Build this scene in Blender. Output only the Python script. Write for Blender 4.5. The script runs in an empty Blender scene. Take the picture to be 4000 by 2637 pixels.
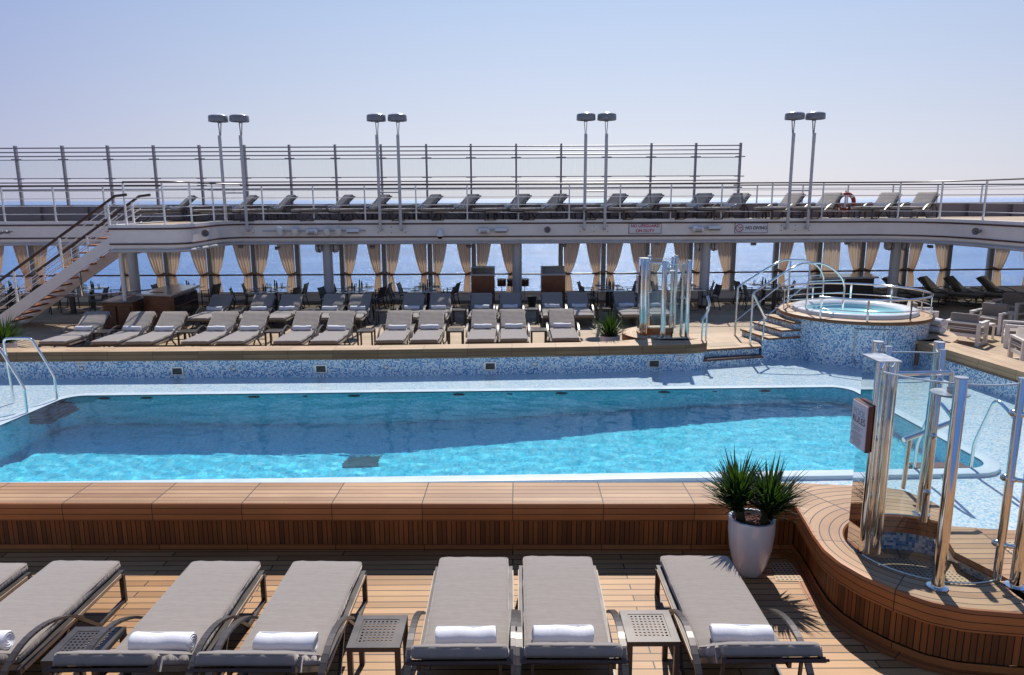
import bpy, bmesh, math, random
from math import sin, cos, pi, radians, sqrt, atan2, hypot
from mathutils import Vector, Matrix, geometry
random.seed(7)
C = bpy.context.scene.collection
SC = bpy.context.scene
# ------------------------------------------------------------------ camera model
HC, FPX, PITCH, ROLL = 3.9, 2824.0, math.atan(542.5/2824.0), 0.0042
fw = Vector((0, cos(PITCH), -sin(PITCH)))
up0 = Vector((0, sin(PITCH), cos(PITCH))); rt0 = Vector((1, 0, 0))
rt = cos(ROLL)*rt0 - sin(ROLL)*up0
up = cos(ROLL)*up0 + sin(ROLL)*rt0
CAM = Vector((0, 0, HC))
def ray(u, v): return fw + rt*((u-2000)/FPX) - up*((v-1318.5)/FPX)
def G(u, v, z):
    d = ray(u, v); return CAM + d*((z-HC)/d.z)
def Y(u, v, y):
    d = ray(u, v); return CAM + d*(y/d.y)
def PL(u, v, p, dr):                       # vertical plane through p along dr
    n = Vector((-dr[1], dr[0], 0)); d = ray(u, v)
    return CAM + d*((Vector((p[0], p[1], 0))-CAM).dot(n)/d.dot(n))
K = 2.376
def pA(n, x, y): return (n-1)*1000+x/K, 400+y/K
def pB(n, x, y): return (n-1)*1000+x/K, 900+y/K
def pF(x, y): return 2650+x/3.267, 970+y/3.267
def p4(x, y): return 3200+x/2.974, 1280+y/2.974
def p5(x, y): return 3200+x/2.851, 1750+y/2.851
# ------------------------------------------------------------------ mesh builder
class MB:
    def __init__(s): s.v = []; s.f = []; s.uv = []; s.mi = []; s.cur = 0
    def face(s, idx, uv=None): s.f.append(tuple(idx)); s.uv.append(uv); s.mi.append(s.cur)
    def box(s, c, d, R=None):
        b = len(s.v); h = [x/2 for x in d]; c = Vector(c)
        for i in range(8):
            p = Vector(((-1, 1)[i & 1]*h[0], (-1, 1)[i >> 1 & 1]*h[1], (-1, 1)[i >> 2 & 1]*h[2]))
            if R is not None: p = R @ p
            s.v.append(p+c)
        for q in ((0, 2, 3, 1), (4, 5, 7, 6), (0, 1, 5, 4), (2, 6, 7, 3), (0, 4, 6, 2), (1, 3, 7, 5)):
            s.face([b+i for i in q])
        return s
    def bar(s, a, b, w, t=None, upv=(0, 0, 1)):
        a = Vector(a); b = Vector(b); d = (b-a); L = d.length; d.normalize(); u = Vector(upv)
        if abs(d.dot(u)) > .98: u = Vector((0, 1, 0)) if abs(d.y) < .9 else Vector((1, 0, 0))
        x = d.cross(u).normalized(); z = x.cross(d)
        R = Matrix((x, d, z)).transposed()
        return s.box((a+b)/2, (w, L, t if t else w), R)
    def tube(s, pts, r, n=8, closed=False, caps=True, ell=None):
        pts = [Vector(p) for p in pts]; m = len(pts); b = len(s.v); N = None
        for i, p in enumerate(pts):
            if closed: t = pts[(i+1) % m]-pts[i-1]
            else: t = pts[min(i+1, m-1)]-pts[max(i-1, 0)]
            t.normalize()
            if N is None:
                N = t.cross(Vector((0, 0, 1)))
                if N.length < .05: N = t.cross(Vector((0, 1, 0)))
            else: N = N-t*N.dot(t)
            N.normalize(); Bn = t.cross(N)
            rr = r[i] if isinstance(r, (list, tuple)) else r
            e = ell if ell else (1, 1)
            for k in range(n):
                a = 2*pi*k/n; s.v.append(p+N*(rr*e[0]*cos(a))+Bn*(rr*e[1]*sin(a)))
        for i in range(m if closed else m-1):
            j = (i+1) % m
            for k in range(n):
                l = (k+1) % n; s.face((b+i*n+k, b+i*n+l, b+j*n+l, b+j*n+k))
        if caps and not closed:
            s.face([b+k for k in range(n)][::-1]); s.face([b+(m-1)*n+k for k in range(n)])
        return s
    def lathe(s, prof, n=24, c=(0, 0, 0), sx=1, sy=1, a0=0, a1=2*pi, R=None):
        b = len(s.v); c = Vector(c); full = abs(a1-a0-2*pi) < 1e-6; m = n if full else n+1
        for (r, z) in prof:
            for k in range(m):
                a = a0+(a1-a0)*k/n; p = Vector((r*cos(a)*sx, r*sin(a)*sy, z))
                s.v.append((R @ p if R is not None else p)+c)
        L = 0
        for i in range(len(prof)-1):
            dl = hypot(prof[i+1][0]-prof[i][0], prof[i+1][1]-prof[i][1])
            rm = max(prof[i][0], prof[i+1][0])
            for k in range(n):
                l = (k+1) % m
                ua, ub = rm*(a1-a0)*k/n, rm*(a1-a0)*(k+1)/n
                s.face((b+i*m+k, b+i*m+l, b+(i+1)*m+l, b+(i+1)*m+k), ((ua, L), (ub, L), (ub, L+dl), (ua, L+dl)))
            L += dl
        return s
    def sweep(s, path, prof, vs=1, closed=False):     # path 2-D (or with z); prof [(off to the right, z)]
        P = [Vector((p[0], p[1])) for p in path]; m = len(P); b = len(s.v); k = len(prof); U = [0]
        for i in range(m):
            d0 = (P[i]-P[i-1]) if (i or closed) else (P[1]-P[0]); d1 = (P[(i+1) % m]-P[i]) if (i < m-1 or closed) else d0
            d0.normalize(); d1.normalize(); n0 = Vector((d0.y, -d0.x)); n1 = Vector((d1.y, -d1.x))
            nn = (n0+n1); nn = nn/max(.3, nn.dot(nn)/2) if nn.length > .1 else n0
            for (o, z) in prof: s.v.append(Vector((P[i].x+nn.x*o, P[i].y+nn.y*o, z)))
            if i: U.append(U[-1]+(P[i]-P[i-1]).length)
        if closed: U.append(U[-1]+(P[0]-P[-1]).length)
        W = [0]
        for i in range(1, k): W.append(W[-1]+hypot(prof[i][0]-prof[i-1][0], prof[i][1]-prof[i-1][1]))
        for i in range(m if closed else m-1):
            j = (i+1) % m
            for q in range(k-1):
                s.face((b+i*k+q, b+j*k+q, b+j*k+q+1, b+i*k+q+1), ((U[i], W[q]), (U[i+1], W[q]), (U[i+1], W[q+1]), (U[i], W[q+1])))
        return s
    def poly(s, loops, z, flip=False):
        vs = [[Vector((p[0], p[1], 0)) for p in L] for L in loops]
        tr = geometry.tessellate_polygon(vs); flat = [p for L in vs for p in L]; b = len(s.v)
        for p in flat: s.v.append(Vector((p.x, p.y, z)))
        for t in tr:
            a, bb, c = (flat[i] for i in t)
            ccw = (bb-a).cross(c-a).z > 0
            t = t if ccw != flip else t[::-1]
            s.face([b+i for i in t])
        return s
    def prism(s, P, z0, z1, sm=0):
        s.poly([P], z1); s.cur = sm; b = len(s.v); n = len(P); U = 0
        ar = sum(P[i][0]*P[(i+1) % n][1]-P[(i+1) % n][0]*P[i][1] for i in range(n))
        if ar < 0: P = P[::-1]
        for p in P: s.v += [Vector((p[0], p[1], z0)), Vector((p[0], p[1], z1))]
        for i in range(n):
            j = (i+1) % n; L = hypot(P[j][0]-P[i][0], P[j][1]-P[i][1])
            s.face((b+2*i, b+2*j, b+2*j+1, b+2*i+1), ((U, z0), (U+L, z0), (U+L, z1), (U, z1))); U += L
        s.cur = 0; return s
    def add(s, o, M=None):
        b = len(s.v)
        s.v += [(M @ p if M is not None else p) for p in o.v]
        s.f += [tuple(i+b for i in q) for q in o.f]; s.uv += o.uv; s.mi += o.mi
        return s
    def mesh(s, name, mats, ang=35):
        me = bpy.data.meshes.new(name); me.from_pydata([tuple(p) for p in s.v], [], s.f)
        for m in (mats if isinstance(mats, (list, tuple)) else [mats]): me.materials.append(m)
        ul = me.uv_layers.new(name='UVMap'); dat = []
        for p, uv in zip(me.polygons, s.uv):
            if uv is None:
                n = p.normal; ax = max(range(3), key=lambda i: abs(n[i]))
                for vi in p.vertices:
                    q = me.vertices[vi].co
                    dat += [q.x, q.y] if ax == 2 else ([q.x, q.z] if ax == 1 else [q.y, q.z])
            else:
                for q in uv: dat += [q[0], q[1]]
        ul.data.foreach_set('uv', dat)
        me.polygons.foreach_set('material_index', s.mi)
        me.polygons.foreach_set('use_smooth', [True]*len(me.polygons))
        me.set_sharp_from_angle(angle=radians(ang)); me.update()
        return me
    def build(s, name, mats, parent=None, ang=35, **kw):
        o = bpy.data.objects.new(name, s.mesh(name, mats, ang)); C.objects.link(o)
        if parent is not None: o.parent = parent
        for k, v in kw.items(): o[k] = v
        return o
def tag(o, label=None, cat=None, group=None, kind=None):
    if label: o['label'] = label
    if cat: o['category'] = cat
    if group: o['group'] = group
    if kind: o['kind'] = kind
    return o
def thing(name, label, cat, loc=(0, 0, 0), rz=0, group=None):
    o = bpy.data.objects.new(name, None); C.objects.link(o); o.empty_display_size = .2
    o.location = loc; o.rotation_euler = (0, 0, rz)
    return tag(o, label, cat, group)
def dup(root, loc, rz=0, label=None, group=None):
    def cp(o, par):
        c = o.copy(); C.objects.link(c)
        if par is not None: c.parent = par
        for ch in list(o.children): cp(ch, c)
        return c
    r = cp(root, None); r.location = loc; r.rotation_euler = (0, 0, rz)
    if label: r['label'] = label
    if group: r['group'] = group
    return r
class Kind:                                  # first use moves the prototype, later uses copy it
    def __init__(s, root): s.r = root; s.used = False
    def put(s, loc, rz=0, label=None, group=None):
        if not s.used:
            s.used = True; r = s.r; r.location = loc; r.rotation_euler = (0, 0, rz)
            if label: r['label'] = label
            if group: r['group'] = group
            return r
        return dup(s.r, loc, rz, label, group)
ORD = 'first second third fourth fifth sixth seventh eighth ninth tenth eleventh twelfth thirteenth fourteenth fifteenth sixteenth seventeenth eighteenth nineteenth twentieth'.split()
ORD += ['twenty-'+o for o in ORD[:9]]+['thirtieth']+['thirty-'+o for o in ORD[:9]]
def nth(i, n, side='from left'):
    if i == 0: return 'leftmost'
    if i == n-1: return 'rightmost'
    return ORD[i]+' '+side
def arc(c, r, a0, a1, n): return [(c[0]+r*cos(a0+(a1-a0)*i/n), c[1]+r*sin(a0+(a1-a0)*i/n)) for i in range(n+1)]
def smooth(pts, it=2):
    pts = [Vector(p) for p in pts]
    for _ in range(it):
        q = [pts[0]]
        for a, b in zip(pts, pts[1:]): q += [a*.75+b*.25, a*.25+b*.75]
        pts = q+[pts[-1]]
    return pts
# ------------------------------------------------------------------ materials
def nodes(name):
    m = bpy.data.materials.new(name); m.use_nodes = True; nt = m.node_tree
    return m, nt, nt.nodes['Principled BSDF'], nt.nodes['Material Output']
def nd(nt, t, ins=None, **kw):
    n = nt.nodes.new(t)
    for k, v in kw.items(): setattr(n, k, v)
    for k, v in (ins or {}).items():
        if hasattr(v, 'is_output'): nt.links.new(v, n.inputs[k])
        else: n.inputs[k].default_value = v
    return n
def c4(c): return (c[0], c[1], c[2], 1)
def mapv(nt, scale, src='UV', swap=False):
    tc = nd(nt, 'ShaderNodeTexCoord')
    return nd(nt, 'ShaderNodeMapping', {'Vector': tc.outputs[src], 'Scale': scale, 'Rotation': (0, 0, pi/2 if swap else 0)}).outputs[0]
def noise(nt, vec, scale, detail=3, rough=.55):
    return nd(nt, 'ShaderNodeTexNoise', {'Vector': vec, 'Scale': scale, 'Detail': detail, 'Roughness': rough})
def ramp(nt, fac, stops, interp='LINEAR'):
    r = nd(nt, 'ShaderNodeValToRGB', {'Fac': fac}); e = r.color_ramp.elements; r.color_ramp.interpolation = interp
    while len(e) < len(stops): e.new(.5)
    for q, (p, c) in zip(e, stops): q.position = p; q.color = c4(c)
    return r.outputs[0]
def mixc(nt, f, a, b, mode='MIX'):
    n = nd(nt, 'ShaderNodeMix', data_type='RGBA', blend_type=mode)
    for i, v in ((0, f), (6, a), (7, b)):
        if hasattr(v, 'is_output'): nt.links.new(v, n.inputs[i])
        else: n.inputs[i].default_value = v
    return n.outputs[2]
def math_(nt, op, a, b=0):
    n = nd(nt, 'ShaderNodeMath', operation=op)
    for i, v in ((0, a), (1, b)):
        if hasattr(v, 'is_output'): nt.links.new(v, n.inputs[i])
        else: n.inputs[i].default_value = v
    return n.outputs[0]
def bump(nt, bs, h, strength=.3, dist=.01):
    b = nd(nt, 'ShaderNodeBump', {'Height': h, 'Strength': strength, 'Distance': dist}); nt.links.new(b.outputs[0], bs.inputs['Normal'])
def plain(name, col, rough=.5, metal=0, var=.12, vs=6, bmp=0, bs_=200, spec=None, coat=0, sheen=0):
    m, nt, bs, out = nodes(name); v = mapv(nt, (1, 1, 1), 'Object')
    n = noise(nt, v, vs, 4)
    d = tuple(x*(1-var) for x in col); l = tuple(min(1, x*(1+var)) for x in col)
    nt.links.new(ramp(nt, n.outputs[0], [(.3, d), (.7, l)]), bs.inputs['Base Color'])
    rn = nd(nt, 'ShaderNodeMapRange', {'Value': n.outputs[0], 'To Min': max(.02, rough-.06), 'To Max': rough+.06})
    nt.links.new(rn.outputs[0], bs.inputs['Roughness']); bs.inputs['Metallic'].default_value = metal
    if spec is not None: bs.inputs['Specular IOR Level'].default_value = spec
    if sheen: bs.inputs['Sheen Weight'].default_value = sheen; bs.inputs['Sheen Roughness'].default_value = .45; bs.inputs['Sheen Tint'].default_value = (1, .93, .88, 1)
    if coat: bs.inputs['Coat Weight'].default_value = coat
    if bmp: bump(nt, bs, noise(nt, v, bs_, 2).outputs[0], bmp, .004)
    return m
def teak(name, a, b, row=.105, length=1.9, offset=.37, swap=False, gap=.0035, rough=.55, mort=(.012, .009, .007), wear=.55):
    m, nt, bs, out = nodes(name); v = mapv(nt, (1, 1, 1), 'UV', swap)
    br = nd(nt, 'ShaderNodeTexBrick', {'Vector': v, 'Color1': c4(a), 'Color2': c4(b), 'Mortar': c4(mort), 'Scale': 1, 'Mortar Size': gap, 'Mortar Smooth': .1, 'Bias': 0, 'Brick Width': length, 'Row Height': row}, offset=offset, offset_frequency=2)
    g = noise(nt, nd(nt, 'ShaderNodeMapping', {'Vector': v, 'Scale': (2.5, 70, 1)}).outputs[0], 1, 5, .65)
    w = noise(nt, v, .9, 3)
    c = mixc(nt, .42, br.outputs[0], ramp(nt, g.outputs[0], [(.25, (.55, .5, .45)), (.75, (1.25, 1.2, 1.15))]), 'MULTIPLY')
    c = mixc(nt, wear, c, ramp(nt, w.outputs[0], [(.35, (.75, .72, .7)), (.65, (1.15, 1.15, 1.15))]), 'MULTIPLY')
    nt.links.new(c, bs.inputs['Base Color']); bs.inputs['Roughness'].default_value = rough
    h = math_(nt, 'SUBTRACT', math_(nt, 'MULTIPLY', g.outputs[0], .25), br.outputs[1]); bump(nt, bs, h, .35, .006)
    return m
def mosaic(name, stops, tile=.025, grout=(.62, .68, .74), gw=.1, rough=.22, wob=0):
    m, nt, bs, out = nodes(name); v = mapv(nt, (1/tile, 1/tile, 1))
    if wob:
        nz = noise(nt, v, .16, 2)
        off = nd(nt, 'ShaderNodeVectorMath', {0: nz.outputs[1], 1: (.5, .5, .5)}, operation='SUBTRACT')
        sc = nd(nt, 'ShaderNodeVectorMath', {0: off.outputs[0], 'Scale': wob}, operation='SCALE')
        v = nd(nt, 'ShaderNodeVectorMath', {0: v, 1: sc.outputs[0]}, operation='ADD').outputs[0]
    fl = nd(nt, 'ShaderNodeVectorMath', {0: v}, operation='FLOOR'); fr = nd(nt, 'ShaderNodeVectorMath', {0: v}, operation='FRACTION')
    wn = nd(nt, 'ShaderNodeTexWhiteNoise', {'Vector': fl.outputs[0]}, noise_dimensions='2D')
    big = noise(nt, v, .05, 2)
    val = math_(nt, 'ADD', wn.outputs[0], math_(nt, 'MULTIPLY', math_(nt, 'SUBTRACT', big.outputs[0], .5), .5))
    c = ramp(nt, val, stops, 'CONSTANT')
    sx = nd(nt, 'ShaderNodeSeparateXYZ', {0: fr.outputs[0]})
    mn = math_(nt, 'MINIMUM', sx.outputs[0], sx.outputs[1]); g = math_(nt, 'LESS_THAN', mn, gw)
    nt.links.new(mixc(nt, g, c, c4(grout)), bs.inputs['Base Color'])
    bs.inputs['Roughness'].default_value = rough
    return m
def chrome(name, col=(.78, .78, .77), rough=.07):
    m, nt, bs, out = nodes(name); v = mapv(nt, (1, 1, 1), 'Object'); n = noise(nt, v, 9, 3)
    nt.links.new(ramp(nt, n.outputs[0], [(.3, tuple(x*.93 for x in col)), (.7, col)]), bs.inputs['Base Color'])
    nt.links.new(nd(nt, 'ShaderNodeMapRange', {'Value': n.outputs[0], 'To Min': rough*.6, 'To Max': rough*1.5}).outputs[0], bs.inputs['Roughness'])
    bs.inputs['Metallic'].default_value = 1
    return m
def glassm(name, tint=(.93, .97, .97), fmax=1.0, ior=1.45, dirt=.03):
    m, nt, bs, out = nodes(name); nt.nodes.remove(bs)
    tr = nd(nt, 'ShaderNodeBsdfTransparent', {'Color': c4(tint)}); gl = nd(nt, 'ShaderNodeBsdfGlossy', {'Color': (1, 1, 1, 1), 'Roughness': .01})
    fr = nd(nt, 'ShaderNodeFresnel', {'IOR': ior}); f = math_(nt, 'MULTIPLY', fr.outputs[0], fmax)
    mx = nd(nt, 'ShaderNodeMixShader', {0: f, 1: tr.outputs[0], 2: gl.outputs[0]})
    df = nd(nt, 'ShaderNodeBsdfDiffuse', {'Color': (.8, .85, .87, 1)})
    n = noise(nt, mapv(nt, (9, 1, 1.2), 'Object'), 1.5, 4)
    k = nd(nt, 'ShaderNodeMapRange', {'Value': n.outputs[0], 'From Min': .45, 'From Max': .8, 'To Min': dirt*.4, 'To Max': dirt*2})
    m2 = nd(nt, 'ShaderNodeMixShader', {0: k.outputs[0], 1: mx.outputs[0], 2: df.outputs[0]})
    nt.links.new(m2.outputs[0], out.inputs[0]); return m
def waterm(name, tint, scale, strength, vol=None, ior=1.33, refl=1):
    m, nt, bs, out = nodes(name); nt.nodes.remove(bs)
    v = mapv(nt, (1, 1, 1), 'Object')
    vv = nd(nt, 'ShaderNodeMapping', {'Vector': v, 'Scale': (1, 1.7, 1), 'Rotation': (0, 0, .3)}).outputs[0]
    a = noise(nt, vv, scale, 3, .5); b = noise(nt, vv, scale*.3, 2, .5)
    h = math_(nt, 'ADD', a.outputs[0], math_(nt, 'MULTIPLY', b.outputs[0], 1.8))
    bp = nd(nt, 'ShaderNodeBump', {'Height': h, 'Strength': strength, 'Distance': .03})
    tr = nd(nt, 'ShaderNodeBsdfTransparent', {'Color': c4(tint)})
    gl = nd(nt, 'ShaderNodeBsdfGlossy', {'Color': (1, 1, 1, 1), 'Roughness': .015, 'Normal': bp.outputs[0]})
    fr = nd(nt, 'ShaderNodeFresnel', {'IOR': ior, 'Normal': bp.outputs[0]})
    geo = nd(nt, 'ShaderNodeNewGeometry'); sz = nd(nt, 'ShaderNodeSeparateXYZ', {0: geo.outputs['True Normal']})
    topf = math_(nt, 'GREATER_THAN', math_(nt, 'ABSOLUTE', sz.outputs[2]), .9)
    frontf = math_(nt, 'SUBTRACT', 1, geo.outputs['Backfacing'])
    f = math_(nt, 'MULTIPLY', math_(nt, 'MULTIPLY', fr.outputs[0], topf), math_(nt, 'MULTIPLY', frontf, refl))
    mx = nd(nt, 'ShaderNodeMixShader', {0: f, 1: tr.outputs[0], 2: gl.outputs[0]})
    nt.links.new(mx.outputs[0], out.inputs[0])
    if vol:
        va = nd(nt, 'ShaderNodeVolumeAbsorption', {'Color': c4(vol[0]), 'Density': vol[1]}); nt.links.new(va.outputs[0], out.inputs['Volume'])
    return m
M = {}
M['deck_near'] = teak('teak_deck_near', (.32, .16, .058), (.50, .285, .125), gap=.0065)
M['deck_far'] = teak('teak_deck_weathered', (.36, .255, .155), (.48, .36, .235), row=.1, rough=.65)
M['bench'] = teak('teak_bench', (.33, .172, .078), (.47, .285, .15), row=.105, length=1.0, offset=0, gap=.006)
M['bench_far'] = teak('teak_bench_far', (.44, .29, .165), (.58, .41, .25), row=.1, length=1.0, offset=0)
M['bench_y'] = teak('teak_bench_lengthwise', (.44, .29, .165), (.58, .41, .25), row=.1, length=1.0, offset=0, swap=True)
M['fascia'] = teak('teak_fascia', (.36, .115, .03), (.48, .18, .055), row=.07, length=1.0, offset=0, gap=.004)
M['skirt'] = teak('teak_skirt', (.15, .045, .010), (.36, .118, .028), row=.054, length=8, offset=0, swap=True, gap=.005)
M['shaded_nosing'] = plain('teak_shaded_nosing', (.20, .085, .035), .5, var=.3, vs=9)  # darker teak copy: shade on coping and tread edges put into the colour
M['wood'] = plain('cabinet_wood', (.16, .052, .022), .35, var=.3, vs=5)
M['wooddark'] = plain('handrail_wood', (.05, .022, .014), .35, var=.3)
M['trim'] = plain('varnished_trim', (.085, .03, .018), .3, var=.3)
M['inlay'] = plain('teak_inlay', (.45, .33, .22), .5, var=.2)
blues = [(0, (.05, .19, .46)), (.16, (.12, .33, .62)), (.34, (.30, .55, .78)), (.52, (.55, .74, .86)), (.70, (.84, .87, .90))]
M['mos'] = mosaic('mosaic_wall', blues, .03)
M['mosbig'] = mosaic('mosaic_shower', blues, .03, gw=.08)
pale = [(0, (.30, .50, .66)), (.12, (.46, .62, .70)), (.38, (.64, .72, .72)), (.62, (.82, .78, .74))]
M['shelf'] = mosaic('mosaic_shelf', pale, .028, grout=(.55, .62, .66), wob=1.6)
pool = [(0, (.10, .62, .80)), (.2, (.26, .78, .90)), (.55, (.42, .86, .94)), (.8, (.72, .93, .95))]
M['pool'] = mosaic('mosaic_pool', pool, .04, grout=(.4, .8, .9), wob=0)
M['rim'] = plain('pale_rim_tile', (.56, .66, .72), .3, var=.06, vs=3)
M['white'] = plain('white_paint', (.82, .77, .75), .35, var=.05, vs=2)
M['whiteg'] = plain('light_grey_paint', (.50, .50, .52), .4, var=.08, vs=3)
M['greyp'] = plain('warm_grey_paint', (.30, .285, .27), .45, var=.1, vs=3)
M['rail'] = plain('rail_paint', (.82, .80, .79), .3, var=.06)
M['screen'] = plain('mauve_grey_paint', (.30, .265, .285), .4, var=.08)
M['lampg'] = plain('lamp_grey', (.27, .26, .27), .35, var=.08)
M['lamptop'] = plain('lamp_dome', (.72, .71, .72), .2, var=.05)
M['bulw'] = plain('bulwark_paint', (.25, .20, .21), .45, var=.08, vs=2)
M['polep'] = plain('pole_paint', (.58, .55, .56), .35, var=.06)
M['fpaint'] = plain('fascia_paint', (.86, .80, .77), .35, var=.05, vs=2)
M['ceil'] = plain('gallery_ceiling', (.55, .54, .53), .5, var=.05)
M['cush'] = plain('taupe_cushion', (.272, .232, .202), .85, var=.05, vs=14, bmp=.08, bs_=300, spec=.2, sheen=.7)
def wrinkle(m):
    nt = m.node_tree; bs = nt.nodes['Principled BSDF']; v = mapv(nt, (1, 5, 1), 'Object')
    old = bs.inputs['Normal'].links[0].from_node
    b = nd(nt, 'ShaderNodeBump', {'Height': noise(nt, v, 3.2, 4, .55).outputs[0], 'Strength': .38, 'Distance': .02, 'Normal': old.outputs[0]}); nt.links.new(b.outputs[0], bs.inputs['Normal'])
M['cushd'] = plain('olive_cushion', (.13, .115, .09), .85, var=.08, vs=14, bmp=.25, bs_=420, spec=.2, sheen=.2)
wrinkle(M['cush']); wrinkle(M['cushd'])
M['bronze'] = plain('bronze_metal', (.085, .072, .066), .38, metal=.35, var=.15)
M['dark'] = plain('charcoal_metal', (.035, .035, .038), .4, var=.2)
M['meshf'] = plain('mesh_fabric', (.05, .055, .065), .6, var=.2, bmp=.3)
M['towel'] = plain('white_towel', (.78, .77, .80), .95, var=.04, vs=30, bmp=.8, bs_=260, spec=.1)
M['pot'] = plain('white_glazed_pot', (.68, .67, .71), .1, var=.04, vs=3, coat=.5)
M['soil'] = plain('clay_pebbles', (.10, .035, .02), .9, var=.6, vs=60, bmp=1, bs_=90)
M['stem'] = plain('yucca_stem', (.05, .035, .02), .9, var=.5, vs=40, bmp=1, bs_=60)
def leafm():
    m, nt, bs, out = nodes('yucca_leaf'); v = mapv(nt, (1, 1, 1), 'Object'); n = noise(nt, v, 9, 3)
    nt.links.new(ramp(nt, n.outputs[0], [(.3, (.008, .02, .008)), (.55, (.016, .042, .011)), (.75, (.045, .09, .016))]), bs.inputs['Base Color'])
    bs.inputs['Roughness'].default_value = .38
    tl = nd(nt, 'ShaderNodeBsdfTranslucent', {'Color': (.12, .26, .02, 1)}); mx = nd(nt, 'ShaderNodeMixShader', {0: .15, 1: bs.outputs[0], 2: tl.outputs[0]})
    nt.links.new(mx.outputs[0], out.inputs[0]); return m
M['leaf'] = leafm()
M['chrome'] = chrome('polished_steel'); M['mirror'] = chrome('mirror_steel', (.82, .83, .83), .015); M['steel'] = chrome('brushed_steel', (.55, .55, .56), .3)
M['grille'] = plain('weathered_grille', (.10, .10, .095), .6, metal=.3, var=.4, vs=20)
def curtm():
    m, nt, bs, out = nodes('beige_curtain'); v = mapv(nt, (1, 1, 1), 'Object'); n = noise(nt, v, 7, 3)
    nt.links.new(ramp(nt, n.outputs[0], [(.3, (.57, .40, .28)), (.7, (.65, .47, .34))]), bs.inputs['Base Color']); bs.inputs['Roughness'].default_value = .9
    bs.inputs['Specular IOR Level'].default_value = .1
    tl = nd(nt, 'ShaderNodeBsdfTranslucent', {'Color': (.98, .72, .51, 1)}); mx = nd(nt, 'ShaderNodeMixShader', {0: .78, 1: bs.outputs[0], 2: tl.outputs[0]})
    nt.links.new(mx.outputs[0], out.inputs[0]); bump(nt, bs, noise(nt, v, 300, 2).outputs[0], .15, .002); return m
M['curt'] = curtm()
M['glass'] = glassm('clear_glass', (.87, .94, .935), 1.15, dirt=.03)
M['pane'] = glassm('window_glass', (.95, .98, .98), .7, dirt=.008)
M['screenglass'] = glassm('screen_glass', (.945, .965, .97), .8, dirt=.012)
M['edge'] = plain('glass_edge', (.78, .88, .87), .15, var=.05)
M['tglass'] = plain('table_glass', (.62, .69, .69), .08, var=.05, spec=.8)
M['drink'] = glassm('drinking_glass', (.9, .93, .95), 1.2, dirt=.12)
M['tubw'] = plain('tub_white', (.78, .78, .79), .18, var=.03)
M['red'] = plain('lifebuoy_red', (.36, .035, .02), .5); M['redink'] = plain('red_ink', (.45, .015, .025), .5)
M['ink'] = plain('black_ink', (.015, .014, .018), .5); M['paper'] = plain('sign_board', (.74, .72, .77), .4, var=.03); M['teal'] = plain('blue_grey_ink', (.25, .42, .52), .5)
M['stone'] = plain('counter_stone', (.42, .40, .38), .18, var=.15, vs=90)
M['bottle'] = plain('dark_glass_bottle', (.012, .012, .015), .12); M['bucket'] = plain('green_plastic', (.035, .05, .045), .5)
M['drum'] = plain('drum_shell', (.10, .04, .02), .25, var=.3); M['blackface'] = plain('lamp_lens', (.02, .02, .025), .15)
M['floorred'] = plain('ladder_tread', (.09, .035, .03), .5, var=.3)
def refrw():
    m, nt, bs, out = nodes('pool_water'); v = mapv(nt, (1, 1, 1), 'Object')
    vv = nd(nt, 'ShaderNodeMapping', {'Vector': v, 'Scale': (1, 1.6, 1), 'Rotation': (0, 0, .3)}).outputs[0]
    h = math_(nt, 'ADD', noise(nt, vv, 6, 3, .5).outputs[0], math_(nt, 'MULTIPLY', noise(nt, vv, 1.8, 2, .5).outputs[0], 1.5))
    bp = nd(nt, 'ShaderNodeBump', {'Height': h, 'Strength': .4, 'Distance': .008})
    for k_, val in (('Base Color', (1, 1, 1, 1)), ('Roughness', 0.0), ('IOR', 1.33), ('Transmission Weight', 1.0), ('Specular IOR Level', .28)): bs.inputs[k_].default_value = val
    nt.links.new(bp.outputs[0], bs.inputs['Normal'])
    bs.inputs['Base Color'].default_value = (.31, .85, .975, 1)
    return m
M['poolwater'] = refrw()
M['filmwater'] = waterm('shelf_water', (.93, .98, 1), 9, .35, refl=.7)
M['tubwater'] = waterm('tub_water', (.70, .955, .965), 6, .8, refl=.5)
def seam():
    m, nt, bs, out = nodes('sea_water'); v = mapv(nt, (1, 1, 1), 'Object')
    h = None
    for sc, am, st in ((2.2, .10, 1.3), (.8, .28, 1.4), (.25, .6, 1.6), (.06, 1.1, 1.8)):
        q = nd(nt, 'ShaderNodeMapping', {'Vector': v, 'Scale': (1, st, 1), 'Rotation': (0, 0, .35*sc**.2)}).outputs[0]
        t = math_(nt, 'MULTIPLY', noise(nt, q, sc, 4, .6).outputs[0], am)
        h = t if h is None else math_(nt, 'ADD', h, t)
    nt.nodes.remove(bs)
    bp = nd(nt, 'ShaderNodeBump', {'Height': h, 'Strength': 1.0, 'Distance': 1.0})
    w = noise(nt, nd(nt, 'ShaderNodeMapping', {'Vector': v, 'Scale': (.004, .012, 1)}).outputs[0], 1, 4)
    df = nd(nt, 'ShaderNodeBsdfDiffuse', {'Color': ramp(nt, w.outputs[0], [(.35, (.03, .12, .33)), (.65, (.06, .17, .41))]), 'Normal': bp.outputs[0]})
    gl = nd(nt, 'ShaderNodeBsdfGlossy', {'Color': (1, 1, 1, 1), 'Roughness': .235, 'Normal': bp.outputs[0]})
    fr = nd(nt, 'ShaderNodeFresnel', {'IOR': 1.33, 'Normal': bp.outputs[0]})
    f = nd(nt, 'ShaderNodeMapRange', {'Value': fr.outputs[0], 'To Min': .03, 'To Max': .68})
    mx = nd(nt, 'ShaderNodeMixShader', {0: f.outputs[0], 1: df.outputs[0], 2: gl.outputs[0]}); nt.links.new(mx.outputs[0], out.inputs[0])
    return m
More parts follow.
